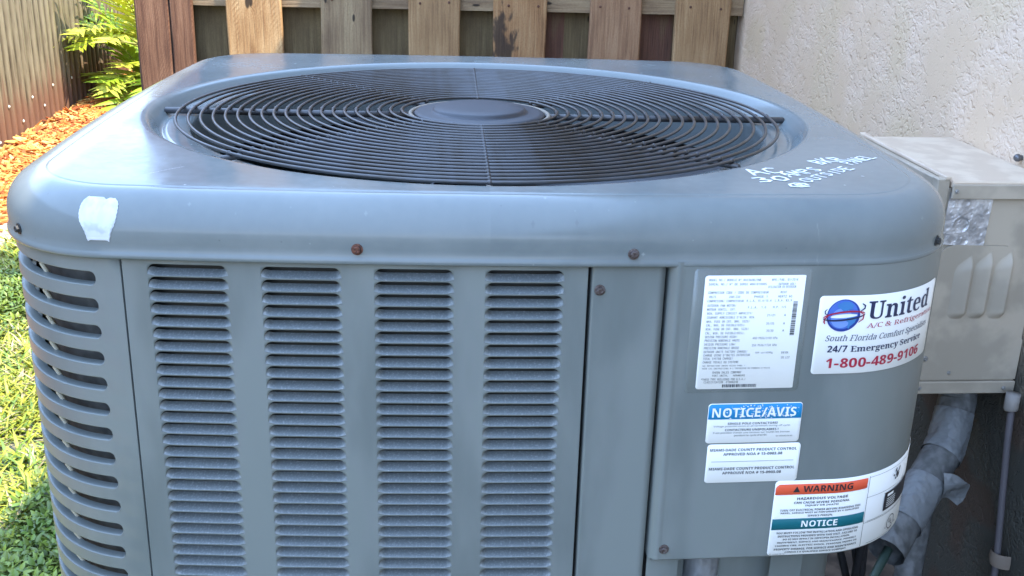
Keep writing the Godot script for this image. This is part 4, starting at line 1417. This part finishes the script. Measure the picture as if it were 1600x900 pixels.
func build_ground() -> void:
	var gm := mat(Color.WHITE, 0.95)
	gm.albedo_texture = ntex(noise(0.02, 501, 5), col(0.10, 0.095, 0.05), col(0.27, 0.24, 0.15), 512, 0.3, 0.7)
	gm.heightmap_enabled = true
	gm.heightmap_texture = ntex(noise(0.05, 502, 4), Color.BLACK, Color.WHITE, 256)
	gm.heightmap_scale = 1.0
	triplanar(gm, 1.1)
	var st := new_st(false)
	quad(st, Vector3(-150, 0, -150), Vector3(150, 0, -150), Vector3(150, 0, 150), Vector3(-150, 0, 150))
	structure("ground", done(st, false), gm)
	# bare soil between the unit and the wall
	var sm := mat(Color.WHITE, 0.95)
	sm.albedo_texture = ntex(noise(0.03, 503, 5), col(0.05, 0.035, 0.025), col(0.12, 0.085, 0.06), 256)
	triplanar(sm, 2.0)
	st = new_st(false)
	quad(st, Vector3(0.40, 0.004, -1.7), Vector3(0.82, 0.004, -1.7), Vector3(0.82, 0.004, 0.9), Vector3(0.40, 0.004, 0.9))
	structure("soil", done(st, false), sm)
	# mulch bed: dark bed sheet and shredded bark
	var bm := mat(Color.WHITE, 0.95)
	bm.albedo_texture = ntex(noise(0.06, 504, 4), col(0.16, 0.055, 0.02), col(0.40, 0.17, 0.06), 256)
	triplanar(bm, 3.0)
	st = new_st(false)
	var rows := []
	for i in 60:
		var z := lerpf(-6.9, 3.0, i / 59.0)
		var x := mulch_edge(z)
		rows.append(PackedVector3Array([Vector3(-2.05, 0.018, z), Vector3(lerpf(-2.05, x, 0.8), 0.03, z), Vector3(x, 0.005, z)]))
	grid(st, rows)
	structure("mulch_bed", done(st), bm)
	# pale edging strip between mulch and lawn
	var em := mat(Color.WHITE, 0.95)
	em.albedo_texture = ntex(noise(0.05, 505, 5), col(0.36, 0.30, 0.2), col(0.62, 0.55, 0.40), 256)
	triplanar(em, 3.0)
	st = new_st()
	rows = []
	for i in 60:
		var z := lerpf(-6.9, 3.0, i / 59.0)
		var x := mulch_edge(z)
		rows.append(PackedVector3Array([Vector3(x - 0.01, 0.008, z), Vector3(x + 0.05, 0.014, z), Vector3(x + 0.11 + 0.02 * sin(z * 5.0), 0.005, z)]))
	grid(st, rows)
	structure("dry_edging", done(st), em)
	# chips
	var r := RandomNumberGenerator.new()
	r.seed = 601
	var chip := new_st(false)
	for q in [[0.0, 0.0], [0.4, 0.012]]:
		bevel_box(chip, Vector3.ZERO, Vector3(0.075, 0.006, 0.013), 0.002, Transform3D(Basis(Vector3.UP, q[0]), Vector3(q[1], 0.004, q[1])))
	var cm := mat(Color.WHITE, 0.9)
	cm.vertex_color_use_as_albedo = true
	var xs := []
	var cs := []
	var pal := [Color(0.62, 0.20, 0.04), Color(0.70, 0.34, 0.09), Color(0.72, 0.46, 0.16), Color(0.40, 0.11, 0.03), Color(0.66, 0.27, 0.06)]
	for i in 9000:
		var z := r.randf_range(-6.9, -0.5)
		var f := sqrt(r.randf())
		var e := mulch_edge(z)
		var x := lerpf(-2.02, e + 0.02, f)
		var s := r.randf_range(0.5, 1.25)
		var b := Basis(Vector3.UP, r.randf() * TAU) * Basis(Vector3(0, 0, 1), r.randf_range(-0.45, 0.45)) * Basis(Vector3(1, 0, 0), r.randf_range(-0.6, 0.6))
		xs.append(Transform3D(b.scaled(Vector3(s, 1, s)), Vector3(x, 0.028 + r.randf() * 0.022 - 0.02 * maxf(0.0, (x - e + 0.06) / 0.08), z)))
		cs.append(pal[r.randi() % pal.size()] * r.randf_range(0.7, 1.1))
	scatter("mulch", done(chip, false), cm, xs, cs)
	# lawn: tufts of broad blades
	var tuft := new_st()
	for k in 7:
		var a := TAU * k / 7.0 + r.randf_range(-0.3, 0.3)
		var rise := r.randf_range(0.35, 1.15)
		var d := Vector3(cos(a) * cos(rise), sin(rise), sin(a) * cos(rise))
		leaf_strip(tuft, Vector3(cos(a), 0, sin(a)) * 0.006, d, d.cross(Vector3.UP).normalized(), r.randf_range(0.035, 0.065), 0.0065, 0.28)
	var tm := done(tuft)
	var gmat := mat(Color.WHITE, 0.5)
	gmat.vertex_color_use_as_albedo = true
	gmat.backlight_enabled = true
	gmat.backlight = Color(0.28, 0.30, 0.03)
	xs = []
	cs = []
	var thin := noise(1.0, 611, 3)
	for i in 42000:
		var z := r.randf_range(-6.6, 1.6)
		var x := r.randf_range(-1.72, -0.38)
		if z < -1.9:
			x = r.randf_range(-1.72, -0.2)
		if x < mulch_edge(z) + 0.09 + 0.06 * r.randf():
			continue
		var t := thin.get_noise_2d(x * 1.3, z * 1.3)
		if t + r.randf_range(-0.2, 0.2) > 0.26:
			continue
		var bare := absf(x + 0.93 + 0.05 * sin(z * 6.0)) < 0.06 and z < 0.2 and r.randf() < 0.75
		if bare:
			continue
		var s := r.randf_range(0.7, 1.35)
		xs.append(Transform3D(Basis(Vector3.UP, r.randf() * TAU).scaled(Vector3(s, s * r.randf_range(0.6, 1.0), s)), Vector3(x, 0.002, z)))
		var c := Color(0.24, 0.31, 0.02).lerp(Color(0.40, 0.39, 0.045), r.randf())
		if r.randf() < 0.16:
			c = Color(0.44, 0.37, 0.20)
		elif r.randf() < 0.2:
			c = Color(0.13, 0.22, 0.03)
		cs.append(c * r.randf_range(0.75, 1.1))
	scatter("grass", tm, gmat, xs, cs)
	# low broad-leaved weeds in the shade beside the unit and in a patch on the lawn
	var weed := new_st()
	for k in 6:
		var a := TAU * k / 6.0 + r.randf_range(-0.4, 0.4)
		var rise := r.randf_range(0.1, 0.9)
		var d := Vector3(cos(a) * cos(rise), sin(rise), sin(a) * cos(rise))
		var stem := Vector3(cos(a), 0.5 + 0.6 * r.randf(), sin(a)) * 0.012
		leaf_strip(weed, stem, d, d.cross(Vector3.UP).normalized(), r.randf_range(0.013, 0.021), 0.0105, 0.16)
	var wm := mat(Color.WHITE, 0.45)
	wm.vertex_color_use_as_albedo = true
	wm.backlight_enabled = true
	wm.backlight = Color(0.08, 0.16, 0.03)
	xs = []
	cs = []
	for i in 22000:
		var z := r.randf_range(-1.25, 1.3)
		var x := r.randf_range(-0.98, -0.43)
		if i > 20800:
			z = -1.92 + r.randfn(0, 0.09)
			x = -1.30 + r.randfn(0, 0.10)
		elif x < -0.80 - 0.06 * r.randf() or (z < -0.75 and r.randf() < 0.7):
			continue
		var s := r.randf_range(0.55, 1.25)
		var tilt := Basis(Vector3(1, 0, 0), r.randf_range(-0.4, 0.4)) * Basis(Vector3(0, 0, 1), r.randf_range(-0.4, 0.4))
		xs.append(Transform3D((Basis(Vector3.UP, r.randf() * TAU) * tilt).scaled(Vector3.ONE * s), Vector3(x, r.randf_range(0.002, 0.05), z)))
		cs.append(Color(0.085, 0.16, 0.02).lerp(Color(0.20, 0.26, 0.035), r.randf()) * r.randf_range(0.5, 1.25))
	scatter("ground_cover", done(weed), wm, xs, cs)

func mulch_edge(z: float) -> float:
	return -1.665 + 0.04 * sin(z * 1.7) + 0.02 * sin(z * 5.1 + 1.0)

func build_box() -> void:
	var o := thing("equipment_box", "tan metal cover box mounted on the stucco wall", "metal box", Vector3(0.735, 0.49, -0.36))
	var m := mat(Color.WHITE, 0.6)
	m.albedo_texture = ntex(noise(0.012, 701, 5), col(0.34, 0.295, 0.23), col(0.45, 0.385, 0.30), 256, 0.3, 0.7)
	m.heightmap_enabled = true
	m.heightmap_texture = ntex(noise(0.012, 702, 3), Color.BLACK, Color.WHITE, 128)
	m.heightmap_scale = 0.12
	triplanar(m, 3.0)
	var lidm := mat(Color.WHITE, 0.55)
	lidm.albedo_texture = ntex(noise(0.02, 703, 5), col(0.54, 0.43, 0.32), col(0.63, 0.52, 0.395), 256)
	triplanar(lidm, 3.0)
	var L := func(x, y, z): return Vector3(x - 0.735, y - 0.49, z + 0.36)
	var bx := func(called, x0, x1, y0, y1, z0, z1, mm, b = 0.002):
		return part(called, box_mesh(Vector3(x1 - x0, y1 - y0, z1 - z0), b, L.call((x0 + x1) * 0.5, (y0 + y1) * 0.5, (z0 + z1) * 0.5)), mm, o)
	bx.call("body", 0.658, 0.8185, 0.492, 0.806, -0.512, -0.212, m)
	bx.call("side_post", 0.6475, 0.6655, 0.4925, 0.8195, -0.225, -0.2085, m, 0.0015)
	bx.call("side_panel", 0.6475, 0.6575, 0.4925, 0.8185, -0.515, -0.2265, m, 0.0015)
	var lid := bx.call("lid", 0.6675, 0.8187, 0.8065, 0.8165, -0.516, -0.2065, lidm, 0.002) as MeshInstance3D
	part("lid_lip", box_mesh(Vector3(0.151, 0.021, 0.004), 0.0012, L.call(0.743, 0.8025, -0.2040)), m, lid)
	part("lid_flange", box_mesh(Vector3(0.0085, 0.005, 0.3105), 0.001, L.call(0.6612, 0.8208, -0.362)), lidm, lid)
	# front plate with a rounded upper corner
	var st := new_st()
	var pts := []
	for i in 9:
		var a := PI - i / 8.0 * PI / 2
		pts.append(Vector2(0.690 + cos(a) * 0.026, 0.6975 + sin(a) * 0.026))
	pts.append(Vector2(0.745, 0.7225))
	pts.append(Vector2(0.768, 0.7215))
	pts.append(Vector2(0.790, 0.700))
	pts.append(Vector2(0.794, 0.62))
	pts.append(Vector2(0.8170, 0.575))
	pts.append(Vector2(0.8170, 0.5135))
	pts.append(Vector2(0.6645, 0.5135))
	var poly := PackedVector2Array(pts)
	st.set_smooth_group(-1)
	var tri := Geometry2D.triangulate_polygon(poly)
	for i in tri:
		st.add_vertex(L.call(poly[i].x, poly[i].y, -0.2085))
	for i in poly.size():
		var a := poly[i]
		var b := poly[(i + 1) % poly.size()]
		quad(st, L.call(a.x, a.y, -0.2085), L.call(b.x, b.y, -0.2085), L.call(b.x, b.y, -0.213), L.call(a.x, a.y, -0.213))
	var fp := part("front_plate", done(st, false), m, o)
	bx.call("bottom_rail", 0.6665, 0.8183, 0.4905, 0.5105, -0.2125, -0.2070, m, 0.0015)
	# three pressed vanes: flush at the left, standing out at the right edge
	for q in [0.7165, 0.7455, 0.7755]:
		var vs := new_st()
		var rows := []
		var top: float = 0.711 if q < 0.73 else 0.717
		for j in 25:
			var f := j / 24.0
			var y := lerpf(0.610, top, f)
			var row := PackedVector3Array()
			for i in 9:
				var g := i / 8.0
				# lower end round, upper end slanting up to the right
				var x := lerpf(q - 0.0235, q, g)
				var bot := smoothstep(0.0, 0.10, f - 0.02 * (1.0 - sin(PI * g)))
				var tp := 1.0 - smoothstep(0.80, 1.0, f + 0.16 * (1.0 - g))
				var z := 0.0090 * pow(g, 0.8) * bot * tp
				row.append(L.call(x, y, -0.2089 + z))
			row.append(L.call(q + 0.0007, y, -0.2092))
			rows.append(row)
		grid(vs, rows)
		part("vane", done(vs), m, fp)
	# crumpled foil tape square
	var foil := mat(Color.WHITE, 0.36, 0.65)
	foil.albedo_texture = ntex(noise(0.03, 711, 4), Color(0.66, 0.66, 0.67), Color(0.86, 0.86, 0.87), 128)
	foil.heightmap_enabled = true
	foil.heightmap_texture = ntex(noise(0.035, 712, 5, FastNoiseLite.TYPE_CELLULAR), Color.BLACK, Color.WHITE, 256, 0.1, 0.9)
	foil.heightmap_scale = 0.10
	triplanar(foil, 9.0)
	var fs := new_st()
	var fn := noise(1.0, 713, 3)
	var rows := []
	for j in 41:
		var row := PackedVector3Array()
		for i in 37:
			var x := lerpf(0.6668, 0.7315, i / 36.0) + 0.003 * (j / 40.0 - 0.5)
			var y := lerpf(0.7245, 0.8005, j / 40.0) - 0.004 * i / 36.0
			var z := 0.0011 * absf(fn.get_noise_2d(x * 110.0, y * 110.0)) + 0.0010 * absf(fn.get_noise_2d(x * 45.0 + 30.0, y * 60.0))
			var d := Vector2(x - 0.692, y - 0.7535).length()
			z += -0.0012 * (1.0 - smoothstep(0.0095, 0.0115, d)) + 0.0012 * exp(-pow((d - 0.0118) / 0.0010, 2.0))
			row.append(L.call(x, y, -0.2098 + z))
		rows.append(row)
	grid(fs, rows)
	part("foil_tape", done(fs), foil, o, "wrinkled silver foil tape patch with a round hole showing through")
	var sm := screw_mesh()
	var gm := mat(col(0.33, 0.32, 0.30), 0.4, 0.5)
	for q in [[0.6735, 0.8035, -0.2020, 0.55], [0.672, 0.5480, -0.2085, 0.7], [0.6700, 0.5005, -0.2070, 0.5], [0.8010, 0.4995, -0.2070, 0.55], [0.7120, 0.5250, -0.2085, 0.5], [0.7480, 0.6680, -0.2085, 0.5]]:
		var s := part("screw", sm, gm, o)
		s.transform = Transform3D(Basis.from_scale(Vector3.ONE * q[3]), L.call(q[0], q[1], q[2]))

# sleeve with creases: a tube whose radius follows wrinkle noise
func crinkled(pts: Array, r0: float, amp: float, seed_: int) -> ArrayMesh:
	var st := new_st()
	var a := noise(1.0, seed_, 3)
	var rows := []
	for i in pts.size():
		var t: Vector3 = (pts[mini(i + 1, pts.size() - 1)] - pts[maxi(i - 1, 0)]).normalized()
		var u := t.cross(Vector3(0.31, 0.77, 0.55).normalized()).normalized()
		var w := t.cross(u).normalized()
		var row := PackedVector3Array()
		for k in 40:
			var d := u * cos(TAU * k / 40) + w * sin(TAU * k / 40)
			var p: Vector3 = pts[i] + d * r0
			var s := p * 40.0
			var n := a.get_noise_3d(s.x, s.y, s.z) + 0.8 * (0.5 - absf(a.get_noise_3d(s.x * 2.2 + t.dot(p) * 90.0, s.y * 1.1, s.z * 1.1)) * 2.2)
			row.append(p + d * amp * n)
		rows.append(row)
	grid(st, rows, true)
	return done(st)

func build_pipes() -> void:
	var wrap := mat(Color.WHITE, 0.6)
	wrap.albedo_texture = ntex(noise(0.03, 801, 5), col(0.085, 0.088, 0.085), col(0.165, 0.168, 0.168), 256)
	wrap.heightmap_enabled = true
	wrap.heightmap_texture = ntex(noise(0.02, 802, 4), Color.BLACK, Color.WHITE, 128)
	wrap.heightmap_scale = 0.4
	triplanar(wrap, 6.0)
	var tape := mat(col(0.175, 0.185, 0.19), 0.5)
	tape.heightmap_enabled = true
	tape.heightmap_texture = wrap.heightmap_texture
	tape.heightmap_scale = 0.5
	triplanar(tape, 7.0)
	var P := [Vector3(0.802, 0.50, -0.315), Vector3(0.799, 0.432, -0.30), Vector3(0.758, 0.377, -0.26), Vector3(0.703, 0.326, -0.21), Vector3(0.666, 0.294, -0.18), Vector3(0.622, 0.266, -0.135)]
	P[0] = Vector3(0.785, 0.500, -0.32)
	P[1] = Vector3(0.783, 0.440, -0.295)
	var o := thing("insulated_pipe", "thick grey insulated pipe with torn tape running down from the tan box", "pipe", P[5])
	var rel := []
	var path := Curve3D.new()
	for p in P:
		path.add_point(p - P[5])
	for i in 101:
		rel.append(path.sample_baked(path.get_baked_length() * i / 100.0))
	part("insulation", crinkled(rel, 0.0288, 0.0009, 811), wrap, o)
	# taped collars
	for q in [[24, 42, 0.0303], [40, 46, 0.0312], [60, 82, 0.0305], [78, 84, 0.0313]]:
		part("tape_wrap", crinkled(rel.slice(q[0], q[1] + 1), q[2], 0.0011, 812 + q[0]), tape, o)
	# loose flap of tape
	var st := new_st()
	var rows := []
	var a0: Vector3 = rel[62]
	for j in 9:
		var f := j / 8.0
		var row := PackedVector3Array()
		for i in 9:
			var g := i / 8.0
			row.append(a0 + Vector3(0.014 + 0.050 * g * (1.0 - 0.25 * pow(2.0 * f - 1.0, 4.0)), 0.034 - 0.048 * f - 0.012 * g + 0.005 * sin(g * 4.0), 0.024 + 0.009 * sin(f * 3.0 + g * 2.5) - 0.004 * g))
		rows.append(row)
	grid(st, rows)
	part("tape_flap", done(st), tape, o, "loose curled tape flap")
	part("copper_line", tube([rel[100] + Vector3(0.004, 0.006, 0), rel[100] + Vector3(-0.03, -0.03, 0.03), rel[100] + Vector3(-0.12, -0.055, 0.09), rel[100] + Vector3(-0.22, -0.06, 0.13)], [0.007], 10), mat(col(0.05, 0.085, 0.07), 0.5, 0.3), o)
	# second pipe behind
	var p2 := thing("grey_pipe", "straight smooth grey pipe standing behind the torn insulated pipe", "pipe", Vector3(0.70, 0.0, -0.215))
	part("shaft", tube([Vector3(0.03, 0.30, -0.045), Vector3(0.022, 0.24, -0.025), Vector3(0.010, 0.17, -0.005), Vector3(-0.004, 0.05, 0.02), Vector3(-0.006, -0.02, 0.02)], [0.021], 16, true, 0.01), wrap, p2)
	# thin conduit on the wall
	var c := thing("wall_conduit", "thin pale conduit strapped to the stucco wall below the box", "conduit", Vector3(0.803, 0, -0.15))
	var pv := mat(col(0.085, 0.076, 0.082), 0.65)
	var cp := [Vector3(0.0, 0.492, -0.032), Vector3(0.0, 0.43, -0.024), Vector3(0.0, 0.34, -0.008), Vector3(0.0, 0.25, 0.008), Vector3(0.0, 0.12, 0.022), Vector3(0.0, 0.0, 0.03)]
	part("tube", tube(cp, [0.0052], 10), pv, c)
	part("coupling", tube([cp[0] + Vector3(0, -0.018, 0.001), cp[0] + Vector3(0, -0.014, 0), cp[0] + Vector3(0, 0.010, 0)], [0.0085, 0.0105, 0.0105], 14), mat(col(0.25, 0.23, 0.21), 0.6), c)
	var cl := new_st()
	var crow := []
	for j in 13:
		var a := PI * j / 12.0
		crow.append(PackedVector3Array([Vector3(0.012 - 0.021 * sin(a), 0.258, 0.008 + cos(a) * 0.017), Vector3(0.012 - 0.023 * sin(a), 0.246, 0.009 + cos(a) * 0.018), Vector3(0.012 - 0.021 * sin(a), 0.236, 0.010 + cos(a) * 0.017)]))
	grid(cl, crow)
	part("strap", done(cl), mat(col(0.17, 0.135, 0.105), 0.7), c, "rusty tan strap")
	# PVC stub under the service panel
	var v := thing("vent_pipe", "grey plastic pipe stub under the service panel", "pipe", Vector3(0.186, 0, 0.36))
	var inv := Vector3(0.0, 0, 0)
	part("shaft", tube([inv + Vector3(0, 0.665, 0), inv + Vector3(0, 0.40, 0), inv + Vector3(0.0, 0.08, 0)], [0.0165], 20), tape, v)
	part("collar", tube([inv + Vector3(0, 0.640, 0), inv + Vector3(0, 0.638, 0), inv + Vector3(0, 0.627, 0), inv + Vector3(0, 0.625, 0)], [0.0170, 0.0185, 0.0185, 0.0170], 20, false), tape, v)
	# black cables
	var w := thing("black_cable", "black cables drooping at the corner under the warning sticker", "cable", Vector3(0.42, 0.5, 0.10))
	var bm := mat(col(0.015, 0.015, 0.017), 0.5)
	for k in 4:
		var q := []
		for i in 14:
			var f := i / 13.0
			q.append(Vector3(-0.06 + 0.16 * f + 0.012 * sin(f * 7.0 + k), 0.10 - 0.34 * f + 0.10 * sin(PI * f) + 0.012 * k, 0.03 - 0.17 * f + 0.016 * k + 0.01 * cos(f * 6.0 + k)))
		part("cable", tube(q, [0.0055], 8), bm, w)
	# anchor on the wall above the box
	var b := thing("wall_anchor", "small grey anchor knob on the stucco wall above the box", "anchor", Vector3(0.82, 0.829, -0.305))
	var s := part("knob", lathe([Vector2(0, 0.012), Vector2(0.0035, 0.0115), Vector2(0.0055, 0.009), Vector2(0.006, 0.0055), Vector2(0.0042, 0.003), Vector2(0.0042, -0.003)], 16), mat(col(0.12, 0.12, 0.125), 0.4, 0.6), b)
	s.rotation.z = PI / 2

# ---------------------------------------------------------------- scene
func _ready() -> void:
	rng.seed = 3
	var cam := Camera3D.new()
	cam.name = "camera"
	var bx := Vector3(0.99623848, 0.02667578, 0.08244572)
	var by := Vector3(0.00263406, 0.94167509, -0.33651314)
	var bz := Vector3(-0.08661383, 0.3354645, 0.93806269)
	cam.transform = Transform3D(Basis(bx, by, bz).orthonormalized(), Vector3(-0.07245, 1.16, 1.1886))
	cam.fov = 30.118
	cam.near = 0.05
	cam.far = 600.0
	add_child(cam, true)
	cam.current = true

	var we := WorldEnvironment.new()
	we.name = "environment"
	var env := Environment.new()
	env.background_mode = Environment.BG_SKY
	var sky := Sky.new()
	var pm := ProceduralSkyMaterial.new()
	pm.sky_top_color = Color(0.60, 0.71, 0.88)
	pm.sky_horizon_color = Color(0.78, 0.83, 0.88)
	pm.sky_curve = 0.10
	pm.ground_horizon_color = Color(0.60, 0.62, 0.58)
	pm.ground_bottom_color = Color(0.25, 0.25, 0.2)
	pm.sky_energy_multiplier = 1.7
	sky.sky_material = pm
	env.sky = sky
	env.tonemap_mode = Environment.TONE_MAPPER_LINEAR
	env.tonemap_exposure = 2.3
	env.background_energy_multiplier = 1.0
	env.sdfgi_enabled = true
	env.ssao_enabled = true
	env.ssil_enabled = true
	we.environment = env
	add_child(we, true)

	var sun := DirectionalLight3D.new()
	sun.name = "sun"
	sun.light_energy = 1.4
	sun.light_color = Color(1.0, 0.95, 0.86)
	sun.light_angular_distance = 0.5
	sun.shadow_enabled = true
	add_child(sun, true)
	sun.look_at_from_position(Vector3(0.52, 1.0, 0.30) * 10.0, Vector3.ZERO)

	make_outline()
	make_materials()
	build_ground()
	build_house()
	build_fence()
	build_left_fence()
	build_palm()

	var pad := thing("concrete_pad", "concrete pad under the air conditioner", "concrete pad", Vector3(0, 0, 0))
	part("slab", box_mesh(Vector3(0.98, 0.08, 1.02), 0.01, Vector3(0, 0.04, 0)), mat(col(0.33, 0.32, 0.30), 0.9), pad)

	var ac := thing("air_conditioner", "large blue-grey outdoor air conditioner with round fan guard on top", "air conditioner", Vector3(-0.0042, 0, -0.0165))
	ac.rotation.y = deg_to_rad(-1.86)
	build_cap(ac)
	build_cabinet(ac)
	build_stickers(ac)
	build_box()
	build_pipes()
	clean_used(self)
